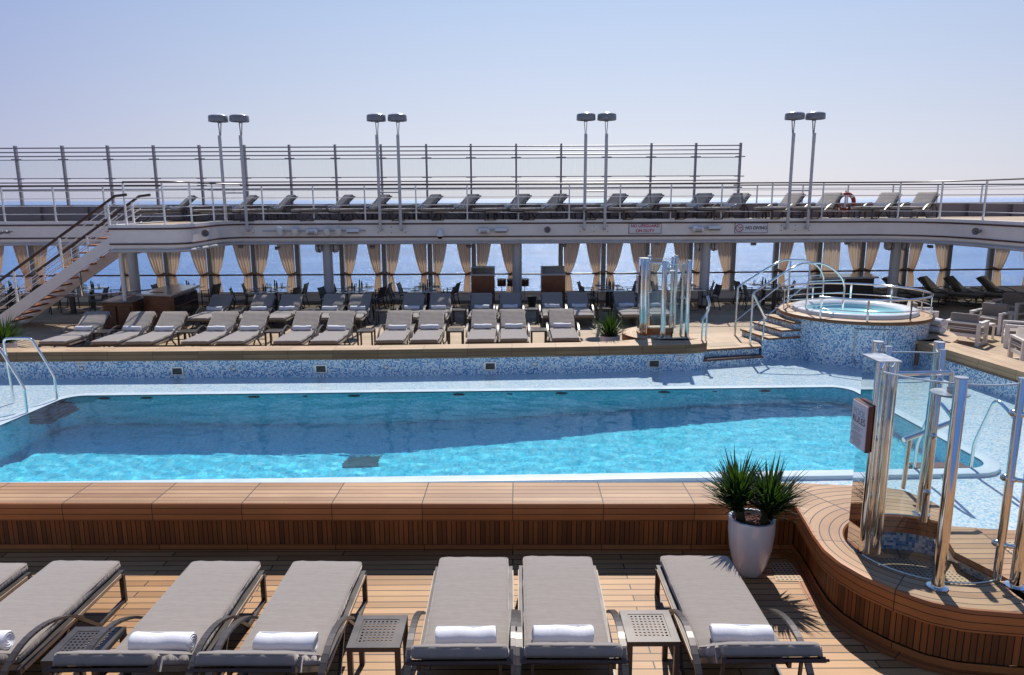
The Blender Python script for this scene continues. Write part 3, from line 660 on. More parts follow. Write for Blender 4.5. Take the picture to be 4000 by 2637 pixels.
# ------------------------------------------------------------------ showers
def shower(cx, cy, fl, label, sign):
    t = thing('glass_shower', label, 'shower', group='glass showers beside the pool')
    def W(x, y, z): return Vector((cx+x, cy+fl*y, z))
    px, py = -.60, 0.0
    MB().box(W(-.575, 0, 1.525), (.2, .25, 1.85)).build('mirror_pillar', M['mirror'], t)
    for x in (-.627, -.525): MB().tube([W(x, -.115*fl, .6), W(x, -.115*fl, 2.452)], .051, 18).build('pillar_trim', M['chrome'], t, ang=60)
    MB().box(W(-.575, 0, 2.456), (.21, .33, .012)).build('cap_plate', M['steel'], t)
    posts = [(-.30, -.75), (.38, -.74), (.37, .71), (-.23, .75)]
    for x, y in posts:
        po = MB().tube([W(x, y, .6), W(x, y, 2.46)], .05, 18).build('post', M['chrome'], t, ang=60)
        MB().lathe([(.085, .6), (.085, .612), (.05, .62)], 20, (W(x, y, 0))).build('base_flange', M['chrome'], po, ang=60)
        MB().lathe([(0, 2.463), (.052, 2.463), (.052, 2.45)], 18, (W(x, y, 0))).build('cap', M['steel'], po)
    for x, y in ((.27, -.655), (.28, .50), (-.17, .66)):
        MB().tube([W(x, y, .62), W(x, y, 2.43)], .034, 14).build('glass_post', M['chrome'], t, ang=60)
    for (x, y), (gx, gy) in zip(posts, ((-.27, -.655), (.27, -.655), (.28, .50), (-.17, .66))):
        for z in (.95, 1.55, 2.12):
            a = W(x, y, z); b_ = W(gx, gy, z); d = (b_-a).normalized()
            MB().tube([a, b_+d*.07], .018, 10).build('clamp', M['chrome'], t, ang=60)
            MB().tube([b_-d*.05+Vector((0, 0, 0)), b_-d*.03, b_+d*.05, b_+d*.07], [.018, .032, .032, .015], 10).build('clamp', M['chrome'], t, ang=60)
    for (a0, a1, z1) in ((195, 293, 2.38), (60, 131, 2.36)):
        P = [W(.70*cos(radians(a)), .70*sin(radians(a)), 0) for a in [a0+(a1-a0)*i/16 for i in range(17)]]
        g = MB(); b = len(g.v)
        for p in P: g.v += [Vector((p.x, p.y, .61)), Vector((p.x, p.y, z1))]
        for i in range(16): g.face((2*i, 2*i+2, 2*i+3, 2*i+1))
        gp = g.build('glass_panel', M['glass'], t, ang=80)
        MB().tube([(p.x, p.y, z1) for p in P], .008, 6).build('top_edge', M['edge'], gp); MB().tube([(p.x, p.y, .61) for p in P], .006, 6).build('bottom_edge', M['edge'], gp)
    MB().tube([W(-.55, -.1, 2.33), W(.02, -.06, 2.33), W(.05, -.06, 2.33), W(.05, -.06, 2.2)], .022, 10).build('shower_arm', M['chrome'], t, ang=60)
    MB().lathe([(0, 2.2), (.03, 2.2), (.03, 2.15), (.16, 2.145), (.165, 2.138), (.16, 2.13), (0, 2.13)], 32, W(.05, -.06, 0)).build('shower_head', M['steel'], t)
    return t
shower(CX, CY, 1, 'near glass shower with mirrored pillar and steel posts, standing on the curved bench', True)
FX, FY = 3.82, 17.75
fr_ = thing
well(FX, FY, lambda a: 1.06, radians(50), radians(294), 'curved_bench', 'round teak bench ringing the far shower across the pool', None, .38, flip=-1)
shower(FX, FY, -1, 'far glass shower with steel posts across the pool beside the spiky planter', False)
MB().prism([(FX+.55, 16.9), (4.6, 16.9), (4.5, 18.3), (FX+.6, 18.3)], 0, .38).build('shower_step', M['bench_far'], label='lower teak step at the right of the far shower', category='step')
def rules(cx, cy, label):
    s = thing('rules_sign', label, 'sign', (cx-.705, cy, 1.82), group='pool rules signs')
    MB().box((.0, 0, 0), (.045, .30, .44)).build('backing_board', M['wood'], s)
    MB().box((-.0255, 0, 0), (.008, .285, .425)).build('sheet', M['paper'], s)
    R = (pi/2, 0, -pi/2)
    text('POOL', .088, M['teal'], s, (-.0302, .0, .115), R); text('RULES', .088, M['ink'], s, (-.0302, 0, .045), R)
    ln = MB()
    for k in range(11): ln.box((-.030, .01*(k % 3)-.0+.012, -.02-.016*k-(.012 if k > 2 else 0)), (.001, .21-.03*((k*7) % 4), .0035))
    ln.build('small_print', M['ink'], s)
rules(CX, CY-.01, 'framed pool rules sheet on the mirrored pillar of the near shower')
rules(FX, FY, 'framed pool rules sheet on the pillar of the far shower')
t = thing('grab_rail', 'short sloping steel rail on a post behind the near shower', 'handrail')
pb_ = G(*p5(935, 450), .6); tz = Y(*p4(1050, 1305), pb_.y)
MB().tube([pb_, Vector((tz.x, tz.y, tz.z))], .026, 10).build('post', M['chrome'], t, ang=60)
a = Y(*p4(980, 1305), pb_.y-.02); bb = Y(*p4(1545, 1095), pb_.y+.1); c = Y(*p4(1420, 880), pb_.y+1.2)
MB().tube([a, bb, Vector((bb.x+.08, bb.y+.05, bb.z+.02))], .03, 10).build('top_rail', M['chrome'], t, ang=60)
# ------------------------------------------------------------------ pool ladders
def ladder(label, rails, tread, tz):
    t = thing('pool_ladder', label, 'ladder', group='pool ladders')
    for P in rails: MB().tube(smooth(P, 2), .024, 10).build('rail', M['chrome'], t, ang=60)
    for p, d in tread: MB().box(p, d).build('tread', M['floorred'], t)
    return t
ladder('steel pool ladder with two looped rails at the left end of the pool',
       [[(-9.02, yy, -.5), (-9.0, yy, .42), (-9.0, yy, .52), (-9.28, yy, 1.12), (-9.36, yy, 1.27), (-9.5, yy, 1.27), (-9.78, yy, 1.27), (-9.9, yy, 1.25), (-9.9, yy, 1.1), (-9.86, yy, .0)] for yy in (12.92, 13.82)],
       [((-8.93, 13.37, .0), (.22, .86, .03)), ((-8.86, 13.37, -.16), (.30, .88, .12)), ((-8.84, 13.37, -.33), (.34, .90, .12)), ((-8.82, 13.37, -.50), (.38, .92, .12)), ((-8.80, 13.37, -.67), (.42, .94, .12))], 0)
ladder('steel pool ladder with two looped rails at the right end of the pool',
       [[(x, 9.97, -.4), (x, 9.95, .35), (x, 9.93, .45), (x+.02, 9.72, .98), (x+.02, 9.66, 1.12), (x+.02, 9.55, 1.14), (x+.03, 9.25, 1.0), (x+.03, 9.2, .95), (x+.03, 9.2, .8), (x+.03, 9.22, -.02)] for x in (5.84, 6.66)],
       [((6.25, 10.06, .02), (.78, .22, .03)), ((6.25, 10.1, -.18), (.78, .26, .03))], 0)
# ------------------------------------------------------------------ loungers, towels, side tables
def cushion(L, W, T, seed, bev=.028, nx=9, ny=16, puff=.012):
    rnd = random.Random(seed); bm = bmesh.new(); bmesh.ops.create_cube(bm, size=1)
    bmesh.ops.scale(bm, vec=(W, L, T), verts=bm.verts)
    bmesh.ops.bevel(bm, geom=list(bm.edges), offset=bev, segments=3, profile=.5, affect='EDGES')
    bmesh.ops.subdivide_edges(bm, edges=[e for e in bm.edges if e.calc_length() > .2], cuts=9, use_grid_fill=True)
    ph = [rnd.uniform(0, 6) for _ in range(6)]
    for v in bm.verts:
        x, y = v.co.x/W*2, v.co.y/L*2
        k = max(0, (1-x**4))*max(0, (1-y**4))
        if v.co.z > 0: v.co.z += puff*k+.004*sin(y*13+ph[0]+x*2)*(1-k*.6)+.002*sin(x*9+ph[1]+y*4)
        e = max(abs(x), abs(y))
        if abs(x) > .9: v.co.x += .004*sin(y*24+ph[2])
        if abs(y) > .93: v.co.y += .004*sin(x*13+ph[3])
    out = MB(); bm.verts.index_update()
    for v in bm.verts: out.v.append(v.co.copy())
    for f in bm.faces: out.face([v.index for v in f.verts])
    bm.free(); a, b_, z = W/2-.006, L/2-.006, T/2-.014
    Q = rrect([(-a, -b_), (a, -b_), (a, b_), (-a, b_)], .03, 3)
    out.tube([(x*(1+.006*sin(y*31)), y, z+.003*sin(y*17+x*9)) for x, y in Q], .0055, 6, closed=True); return out
def make_lounger(ang, mc, mf, nm='sun_lounger'):
    t = thing(nm, 'sun lounger', 'sun lounger')
    f = MB()
    for s in (-1, 1): f.bar((s*.365, .02, .30), (s*.365, 1.56, .30), .03, .05)
    for y in (.035, .75, 1.5): f.bar((-.35, y, .30), (.35, y, .30), .04, .035)
    f.box((0, .78, .316), (.704, 1.46, .016))
    f.build('frame', mf, t)
    for s in (-1, 1): MB().box((s*.384, .80, .302), (.009, 1.42, .03)).build('wood_inlay', M['inlay'], t)
    for s in (-1, 1):
        l = MB(); l.bar((s*.365, .045, 0), (s*.365, .045, .29), .045, .035); l.bar((s*.365, .06, .02), (s*.365, .5, .02), .035, .03); l.bar((s*.365, .49, .02), (s*.365, .78, .28), .03, .03)
        l.build('leg', mf, t)
        P = smooth([(s*.415, .80, .30), (s*.42, 1.0, .44), (s*.42, 1.3, .55), (s*.42, 1.6, .55), (s*.415, 1.85, .40), (s*.41, 1.98, .16), (s*.41, 1.97, .012)], 2)
        a = MB()
        for p, q in zip(P, P[1:]): a.bar(p, q+(q-p)*.12, .05, .022, (1, 0, 0)) if False else a.bar(p, q+(q-p)*.12, .05, .022)
        a.bar((s*.40, 1.2, .03), (s*.40, 1.97, .02), .03, .03); a.bar((s*.39, 1.2, .03), (s*.375, .95, .28), .03, .03)
        a.build('armrest', mf, t)
    A = radians(ang); R = Matrix.Rotation(A, 3, 'X'); O = Vector((0, 1.5, .35))
    b = MB(); dr = Vector((0, cos(A), sin(A)))
    for s in (-1, 1): b.bar(O+Vector((s*.345, 0, -.045)), O+Vector((s*.345, 0, -.045))+dr*.80, .03, .04, R @ Vector((0, 0, 1)))
    for k in range(6): b.bar(O+Vector((-.34, 0, -.05))+dr*(.12+k*.13), O+Vector((.34, 0, -.05))+dr*(.12+k*.13), .06, .014, R @ Vector((0, 0, 1)))
    e = O+dr*.55
    for s in (-1, 1): b.bar(e+Vector((s*.28, 0, -.06)), (s*.30, 1.86, .10), .022, .022)
    b.bar((-.3, 1.86, .10), (.3, 1.86, .10), .022, .022)
    b.build('back_frame', mf, t)
    hb = MB(); hb.bar(O+Vector((-.37, 0, -.05))+dr*.80, O+Vector((.37, 0, -.05))+dr*.80, .07, .02, R @ Vector((0, 0, 1)))
    hb.build('head_board', M['wooddark'], t)
    cs = cushion(1.52, .68, .085, 1); Mx = Matrix.Translation((0, .745, .372)); o = MB().add(cs, Mx).build('seat_cushion', mc, t, ang=50)
    cb = cushion(.76, .68, .09, 2); Mx = Matrix.Translation(O+dr*.40+(R @ Vector((0, 0, .03)))) @ Matrix.Rotation(A, 4, 'X'); o = MB().add(cb, Mx).build('back_cushion', mc, t, ang=50)
    for s in (-1, 1): MB().box(O+dr*.68+Vector((s*.36, 0, -.005)), (.03, .03, .1), R).build('cushion_tie', mc, t)
    return t
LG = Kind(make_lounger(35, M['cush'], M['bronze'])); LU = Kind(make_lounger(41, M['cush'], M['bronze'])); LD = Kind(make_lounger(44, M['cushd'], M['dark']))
TWM = []
for k in range(5):
    tw = MB(); rolled(tw, .48, .076, (0, 0, 0), k+1); TWM.append(tw.mesh('rolled_towel', M['towel'], 60))
two = bpy.data.objects.new('rolled_towel', TWM[0]); C.objects.link(two); tag(two, 'towel', 'towel'); TW = Kind(two); TWI = [0]
def towel(loc, rz, y, dx, tilt, label, group, z=.482):
    c, s = cos(rz), sin(rz); o = TW.put((loc[0]+dx*c-y*s, loc[1]+dx*s+y*c, loc[2]+z), rz+tilt, label, group); TWI[0] += 1; o.data = TWM[TWI[0]*3 % 5]; return o
def make_table():
    t = thing('side_table', 'table', 'side table'); w, d, z = .42, .45, .45
    fr = MB()
    for s in (-1, 1): fr.box((s*(w/2-.03), 0, z-.02), (.06, d, .04)); fr.box((0, s*(d/2-.03), z-.02), (w-.12, .06, .04))
    fr.build('top_frame', M['bronze'], t)
    g = MB(); gw, gd = w-.124, d-.124; n = 17; hx = gw/n; hy = gd/n
    for i in range(n):
        for j in range(n):
            if i % 2 == 1 and j % 2 == 1:
                x0, y0 = -gw/2+i*hx, -gd/2+j*hy
                for (ax, ay, bx, by) in ((x0, y0, x0+hx, y0), (x0+hx, y0, x0+hx, y0+hy), (x0+hx, y0+hy, x0, y0+hy), (x0, y0+hy, x0, y0)):
                    b = len(g.v); g.v += [Vector((ax, ay, z-.004)), Vector((bx, by, z-.004)), Vector((bx, by, z-.012)), Vector((ax, ay, z-.012))]; g.face((b, b+1, b+2, b+3))
                continue
            x0, y0 = -gw/2+i*hx, -gd/2+j*hy; b = len(g.v)
            g.v += [Vector((x0, y0, z-.004)), Vector((x0+hx, y0, z-.004)), Vector((x0+hx, y0+hy, z-.004)), Vector((x0, y0+hy, z-.004))]; g.face((b, b+1, b+2, b+3))
    g.build('perforated_top', M['bronze'], t)
    for sx in (-1, 1):
        for sy in (-1, 1): MB().box((sx*(w/2-.022), sy*(d/2-.022), (z-.04)/2), (.042, .042, z-.04)).build('leg', M['bronze'], t)
    return t
ST = Kind(make_table())
NG, FG, BG, UG, DG = 'sun loungers of the near row', 'sun loungers of the sunlit row across the pool', 'sun loungers of the shaded row across the pool', 'sun loungers on the upper deck', 'dark loungers under the right gallery'
near = [(-5.10, 6.55), (-4.21, 6.585), (-2.82, 6.565), (-1.82, 6.555), (-.385, 6.625), (.44, 6.635), (1.80, 6.635)]
for i, (x, y) in enumerate(near):
    a = [0, .0, .0, -.01, .005, -.01, 0.0][i]
    LG.put((x, y, 0), pi+a, 'taupe cushioned sun lounger with bronze frame, %s in the near row' % nth(i, 7), NG)
    dx = [0, .02, -.06, -.05, .0, .03, -.02][i]
    towel((x, y, 0), pi+a, 1.43, dx, [0, .05, .0, -.02, 0, .03, -.05][i], 'rolled white towel on the %s lounger of the near row' % (nth(i, 7)), 'towels on the near loungers')
for i, (x, y) in enumerate([(-3.4, 5.18), (-1.10, 5.33), (1.115, 5.39)]):
    ST.put((x, y, 0), 0, 'square perforated bronze side table, %s of three between the near loungers' % ('leftmost', 'middle', 'rightmost')[i], 'side tables of the near row')
row1 = [-11.62, -10.28, -9.40, -7.99, -7.10, -5.67, -4.74, -3.10, -2.23, -.80, .05, 1.38]
for i, x in enumerate(row1):
    y = 17.84+max(0, (x+4))*.045+max(0, -x-9)*.03
    LG.put((x, y, 0), .012*((i*5) % 3-1), 'taupe cushioned sun lounger, %s in the sunlit row across the pool' % nth(i, 12), FG)
    towel((x, y, 0), 0, 1.42, .0, .03*((i*7) % 3-1), 'rolled white towel on the %s lounger of the sunlit row' % nth(i, 12), 'towels on the sunlit row')
for i, x in enumerate([-10.95, -8.70, -6.38, -3.92, -1.515, .715]):
    ST.put((x, 19.13, 0), 0, 'perforated bronze side table, %s in the sunlit row across the pool' % nth(i, 6), 'side tables of the sunlit row')
row2 = [-9.5, -8.08, -7.19, -5.82, -4.92, -3.20, -2.35, -.97, -.05, 1.30, 2.18, 3.72, 4.6]
for i, x in enumerate(row2):
    y = 21.46+max(0, x+4)*.05
    LG.put((x, y, 0), .01*((i*5) % 3-1), 'taupe cushioned sun lounger, %s in the shaded row across the pool' % nth(i, 13), BG)
    towel((x, y, 0), 0, 1.42, .0, 0, 'rolled white towel on the %s lounger of the shaded row' % nth(i, 13), 'towels on the shaded row')
for i, x in enumerate([-8.75, -6.5, -4.08, -1.68, .62, 2.95, 4.05]):
    ST.put((x, 22.66+max(0, x+4)*.05, 0), 0, 'perforated bronze side table, %s in the shaded row across the pool' % nth(i, 7), 'side tables of the shaded row')
UZ = 3.16
ups = [(1, 1790, 840), (1, 2360, 850), (2, 340, 842), (2, 870, 842), (2, 1210, 848), (2, 1680, 838), (2, 2030, 838), (3, 120, 835), (3, 460, 828), (3, 1010, 830), (3, 1340, 830), (3, 1800, 825), (3, 2140, 825), (4, 270, 820), (4, 620, 815), (4, 1155, 815), (4, 1500, 815)]
ua = radians(-52)
for i, q in enumerate(ups):
    p = Y(*pA(*q), 26.6); hx, hy = 2.1*-sin(ua), 2.1*cos(ua)
    loc = (p.x-hx, 26.65-hy, UZ)
    LU.put(loc, ua, 'sun lounger with raised back, %s of the upper deck row' % nth(i, 17), UG)
    towel(loc, ua, 1.40, 0, 0, 'rolled towel on the %s lounger of the upper deck' % nth(i, 17), 'towels on the upper deck', .47)
for i, (k, q) in enumerate([(0, 1), (1, 3), (2, 4), (3, 6), (4, 8), (5, 10), (6, 12), (7, 14)]):
    p = Y(*pA(*ups[q]), 26.6); ST.put((p.x+.75, 26.35, UZ), .6, 'small dark side table, %s on the upper deck' % nth(i, 8), 'side tables on the upper deck')
da = radians(40)
for i, (u, v) in enumerate([(1290, 595), (1640, 592), (1985, 590), (2240, 586), (2560, 580)]):
    p = G(*pB(4, u, v), .40); p = Vector((p.x, 25.95, 0)) if i else Vector((p.x-.6, 26.0, 0))
    p = Y(*pB(4, u, v), 25.9); loc = (p.x, 25.9, 0)
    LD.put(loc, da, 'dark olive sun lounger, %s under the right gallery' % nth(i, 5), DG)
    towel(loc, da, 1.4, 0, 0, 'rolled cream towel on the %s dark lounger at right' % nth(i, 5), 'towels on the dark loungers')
# ------------------------------------------------------------------ planters
def yucca(mbx, base, n, L, seed, spread=1.25, bias=(0, 0)):
    r = random.Random(seed); base = Vector(base)
    for i in range(n):
        az = r.uniform(0, 2*pi); th = spread*sqrt(r.random()); l = L*r.uniform(.75, 1.12)*(1-.12*th)
        d = Vector((sin(th)*cos(az)+bias[0], sin(th)*sin(az)+bias[1], cos(th))).normalized()
        sd = d.cross(Vector((0, 0, 1))); sd = sd.normalized() if sd.length > .05 else Vector((1, 0, 0)); sd = (sd+Vector((r.uniform(-.4, .4), r.uniform(-.4, .4), 0))).normalized()
        nrm = sd.cross(d)
        b0 = base+Vector((r.uniform(-.03, .03), r.uniform(-.03, .03), r.uniform(-.14, .05)-.05*th)); w = .0155*r.uniform(.8, 1.2); b = len(mbx.v)
        droop = r.uniform(.02, .12)*(th/1.2)
        for k in range(5):
            t_ = k/4; p = b0+d*(l*t_)+Vector((0, 0, -droop*t_*t_)); ww = w*(.7+.6*t_ if t_ < .4 else 1.0*(1-t_)/.6*.94+.02)
            mbx.v += [p-sd*ww, p+nrm*ww*.35, p+sd*ww]
        for k in range(4):
            for q in (0, 1): a = b+3*k+q; mbx.face((a, a+1, a+4, a+3))
def planter(label, loc, scale, heads, seed, L=.58, n=150):
    t = thing('potted_plant', label, 'planter', loc)
    h = .62*scale; r = .238*scale
    MB().lathe([(0, 0), (r*.52, 0), (r*.56, .01), (r*.75, h*.2), (r*.93, h*.5), (r, h*.8), (r*.99, h*.97), (r*.985, h), (r*.86, h), (r*.84, h*.97), (r*.82, h*.85)], 40).build('pot', M['pot'], t, ang=50)
    s = MB(); s.lathe([(0, h*.93), (r*.5, h*.925), (r*.84, h*.9)], 24)
    rr = random.Random(seed)
    for k in range(170):
        a = rr.uniform(0, 2*pi); q = r*.8*sqrt(rr.random()); s.box((q*cos(a), q*sin(a), h*.925), (.018, .014, .014), Matrix.Rotation(rr.uniform(0, 3), 3, 'Z'))
    s.build('soil', M['soil'], t)
    for i, (hx, hy, hz, lx, ly, bias) in enumerate(heads):
        P = [(hx, hy, h*.88), (hx+lx*.5, hy+ly*.5, h*.88+hz*.5), (hx+lx, hy+ly, h*.88+hz)]
        MB().tube(P, [.05*scale, .045*scale, .04*scale], 9).build('stem', M['stem'], t)
        lf = MB(); yucca(lf, P[2], n, L, seed+i, 1.12, bias); lf.build('leaves', M['leaf'], t, ang=20)
planter('tall white pot with a two headed yucca beside the curved near bench', (2.50, 7.06, 0), 1.0, [(-.10, .03, .30, -.05, 0, (-.10, 0)), (.10, -.05, .25, .05, 0, (.14, 0))], 3, .55, 270)
p = G(2390, 900+1000/K, .6)
planter('white pot with a single spiky yucca at the far coping beside the far shower', (2.38, 17.25, 0), 1.02, [(0, 0, .10, 0, 0, (0, 0))], 11, .74, 230)
planter('white pot with a spiky yucca at the left edge across the pool', (-11.98, 16.75, 0), 1.02, [(0, 0, .10, 0, 0, (0, 0))], 19, .86, 260)
# ------------------------------------------------------------------ gallery (upper deck) on the far side
FYG = 25.4
FP = [(-24, FYG), (-10.05, FYG)]
LAND = [(-12.0, 21.8), (-10.4, 21.8)]+arc((-10.4, 22.4), .6, -pi/2, 0, 8)[1:]+[(-9.9, 24.6), (-9.75, 25.1), (-9.4, FYG)]
RIGHT = [(12.4, FYG), (13.2, 25.2), (13.9, 24.7), (14.35, 23.9), (14.55, 22.8), (14.6, 21), (14.6, 17), (14.6, 9)]
MAIN = [(-9.4, FYG), (0, FYG)]+RIGHT
ga = thing('gallery', 'white gallery deck running along the far side and round the right corner', 'gallery')
def fas(path, ex=''):
    MB().sweep(path, [(-.25, 3.185), (0, 3.185), (.0, 3.16), (0, 2.50), (-.06, 2.50), (-.06, 2.42), (-.5, 2.42)]).build('fascia', M['fpaint'], ga)
    MB().sweep(path, [(0, 3.085), (.03, 3.08), (.03, 3.035), (0, 3.03)]).build('trim', M['trim'], ga)
    MB().sweep(path, [(0, 2.635), (.03, 2.63), (.03, 2.585), (0, 2.58)]).build('trim', M['trim'], ga)
    MB().tube([(q[0], q[1]-.0, 2.40) for q in [(p_[0], p_[1]) for p_ in path]], .05, 8).build('awning_roller', M['whiteg'], ga)
fas([(-24, FYG), (-12.0, FYG)]); fas([(-12.0, FYG), (-12.0, 21.8)]+LAND[1:]+[(0, FYG)]+RIGHT)
MB().poly([[(-24, FYG), (-12, FYG), (-12, 21.8)]+LAND[1:]+MAIN[1:]+[(24, 9), (24, 29.0), (14, 27.9), (-24, 27.5)]], UZ).build('deck_boards', M['deck_far'], ga)
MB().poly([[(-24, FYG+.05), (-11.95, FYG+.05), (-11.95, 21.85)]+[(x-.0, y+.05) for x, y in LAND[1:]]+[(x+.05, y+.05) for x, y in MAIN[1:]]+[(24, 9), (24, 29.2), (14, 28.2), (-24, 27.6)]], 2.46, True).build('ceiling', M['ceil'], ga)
# bulwark along the sea side
bw = thing('bulwark', 'low mauve grey bulwark wall along the sea side of the upper deck', 'wall')
BWL = [(-24, 27.35), (4, 27.4), (24, 28.6)]
MB().sweep(BWL, [(.06, UZ), (.02, UZ+.5), (.05, UZ+.52), (-.12, UZ+.53), (-.12, 2.3)]).build('panel', M['bulw'], bw)
for i in range(26):
    x = -21+i*1.75; y = 27.32+(max(0, x-4)*.06); MB().prism([(x-.03, y), (x+.03, y), (x+.03, y-.12), (x-.03, y-.12)], UZ, UZ+.5).build('rib', M['bulw'], bw)
# wind screen
ws = thing('windscreen', 'tall glass windscreen with grey posts and pipes on the upper deck edge', 'windscreen')
WU = [61, 244, 421, 600, 779, 955, 1130, 1309, 1488, 1665, 1839, 2016, 2192, 2370, 2544, 2718, 2892]
WX = [Y(u, 562, 27.35).x for u in WU]; WX = [WX[0]-3.36, WX[0]-1.68]+WX; WY = 27.3
def zA(y): return Y(1000, 400+y/K+4, WY).z
zt, zb = zA(385), UZ+.53
for x in WX: MB().box((x, WY, (zt+zb)/2), (.07, .13, zt-zb)).build('post', M['screen'], ws)
for y, r in ((408, .024), (447, .024), (485, .024), (730, .024), (796, .03)):
    MB().tube([(WX[0], WY-.03, zA(y)), (WX[-1]+(.12 if y == 796 else 0), WY-.03, zA(y))], r, 8).build('pipe', M['screen'], ws)
for y in (518, 690, 765, 940): MB().box(((WX[0]+WX[-1])/2, WY, zA(y)), (WX[-1]-WX[0], .03, .03)).build('glazing_bar', M['screen'], ws)
for a, b in zip(WX, WX[1:]):
    for y0, y1 in ((518, 690), (765, 940)):
        z0, z1 = zA(y1), zA(y0); MB().box(((a+b)/2, WY, (z0+z1)/2), (b-a-.12, .012, z1-z0)).build('glass_panel', M['screenglass'], ws)
for x in WX:
    for y in (512, 694, 760, 942): MB().box((x, WY-.02, zA(y)), (.36, .04, .035)).build('glass_clip', M['screen'], ws)
# upper railing
def railing(label, path, zt, zs, posts, wood=True, group=None, closed_ends=None, z0=UZ+.02, rp=.022):
    t = thing('railing', label, 'railing', group=group)
    MB().tube([(p[0], p[1], zt) for p in path], .042, 8, ell=(1.0, .6)).build('handrail', M['wooddark'], t, ang=60)
    for z in zs: MB().tube([(p[0], p[1], z) for p in path], .013, 6).build('rail', M['rail'], t, ang=60)
    for x, y in posts: MB().box((x, y, (zt-.03+z0)/2), (.04, .055, zt-.03-z0)).build('post', M['rail'], t)
    return t
RY = FYG+.07; zr = 4.40; zrs = [UZ+.27, UZ+.54, UZ+.80, UZ+1.05]
pu = [1030, 1228, 1428, 1627, 1826, 2025, 2223, 2421, 2618, 2815, 3010, 3207]
px = [Y(u, 860, RY).x for u in pu]
RPATH = [(-9.35, RY), (0, RY)]+[(x+.06, y+.06) for x, y in RIGHT]
railing('wood topped white railing along the gallery edge above the pool', RPATH, zr, zrs, [(x, RY) for x in px]+[(13.3, 25.22), (14.2, 24.3), (14.62, 22.7), (14.66, 20.8), (14.66, 18.9), (14.66, 17)])
railing('wood topped white railing along the gallery left of the staircase', [(-24, RY), (-12.05, RY)], zr, zrs, [(Y(u, 862, RY).x, RY) for u in (20, 220, 415)]+[(-22, RY), (-20, RY)])
LP = [(-11.5, 21.87), (-10.4, 21.87)]+[(x-.05, y+.02) for x, y in arc((-10.4, 22.4), .6, -pi/2, 0, 8)[1:]]+[(-9.95, 24.5), (-9.6, 25.2), (-9.35, RY)]
railing('curved white railing around the stair landing', LP, zr+.03, zrs, [(-11.5, 21.87), (-10.35, 21.87), (-9.86, 22.6), (-9.9, 24.4)])
railing('far sea side railing of the upper deck right of the windscreen', [(8.3, 27.55), (24, 28.5)], 4.36, [UZ+.8, UZ+1.02], [(9.2+i*1.75, 27.6+i*.105) for i in range(9)], z0=UZ+.5)
# twin lamps
LPX = [((1, 2105), (1, 2295)), ((2, 1155), (2, 1345)), ((3, 672), (3, 860)), ((4, 178), (4, 365))]
for i, (a, b) in enumerate(LPX):
    yl = 25.17; xa = Y(*pA(a[0], a[1], 1190), yl).x; xb = Y(*pA(b[0], b[1], 1190), yl).x
    t = thing('twin_lamp_post', 'pair of tall grey deck lamps on one white plate, %s of four' % nth(i, 4), 'lamp post', ((xa+xb)/2, FYG, 0), group='twin deck lamps')
    MB().box((0, -.015, 2.86), (1.05, .03, .24)).build('base_plate', M['white'], t)
    for sx in (-.48, 0, .48):
        for sz in (2.77, 2.95): MB().lathe([(0, .012), (.015, .012), (.016, 0)], 8, (sx, -.03, sz), R=Matrix.Rotation(pi/2, 3, 'X')).build('bolt', M['dark'], t)
    for x in (xa, xb):
        q = x-(xa+xb)/2; P = smooth([(q, -.03, 2.86), (q, -.20, 2.86), (q, -.23, 2.88), (q, -.23, 3.1)], 2)
        MB().tube(P+[(q, -.23, 5.93)], .052, 14).build('pole', M['polep'], t, ang=60)
        MB().box((q, -.23, 5.86), (.10, .05, .34)).build('pole_plate', M['polep'], t)
        v = MB(); v.bar((q, -.17, 5.82), (q-.045, -.12, 6.46), .02, .05); v.bar((q, -.17, 5.82), (q+.045, -.12, 6.46), .02, .05); v.bar((q-.06, -.12, 6.46), (q+.06, -.12, 6.46), .06, .06)
        v.build('bracket', M['lampg'], t)
        hd = MB().lathe([(0, 6.51), (.28, 6.51), (.29, 6.47), (.315, 6.47), (.32, 6.50), (.315, 6.645), (.30, 6.665)], 32, (q, -.22, 0)).build('lamp_head', M['lampg'], t, ang=40)
        MB().lathe([(.308, 6.655), (.27, 6.685), (.18, 6.72), (.09, 6.74), (0, 6.745)], 32, (q, -.22, 0)).build('dome', M['lamptop'], hd, ang=60)
    MB().tube([((xa-xb)/2, -.23, 4.13), ((xb-xa)/2, -.23, 4.13)], .025, 8).build('crossbar', M['whiteg'], t)
# fascia fittings
def at_f(n, x, y, yy=25.3): return Y(*pA(n, x, y), yy)
def spot(p, label):
    t = thing('spotlight', label, 'spotlight', p, group='wall spotlights')
    MB().lathe([(0, .16), (.09, .15), (.115, .08), (.11, 0), (.13, -.06), (.125, -.09), (.10, -.085)], 20, R=Matrix.Rotation(.5, 3, 'X')).build('housing', M['rail'], t, ang=40)
    MB().lathe([(0, -.07), (.112, -.072)], 20, R=Matrix.Rotation(.5, 3, 'X')).build('lens', M['blackface'], t)
for i, x in enumerate((220, 360, 657, 765)): spot(at_f(2, x, 1200, 25.2), 'white drum spotlight, %s of four on the gallery fascia' % nth(i, 4))
def speaker(p, label):
    t = thing('wall_speaker', label, 'speaker', p, group='white wall speakers')
    MB().lathe([(0, -.2), (.09, -.195), (.11, -.16), (.115, 0), (.11, .16), (.09, .195), (0, .2)], 18, R=Matrix.Rotation(pi/2, 3, 'Y')).build('cabinet', M['rail'], t, ang=50)
    g = MB()
    for k in range(9): g.box((-.1+k*.025, -.104, -.03), (.008, .03, .13))
    g.build('grille', M['lampg'], t)
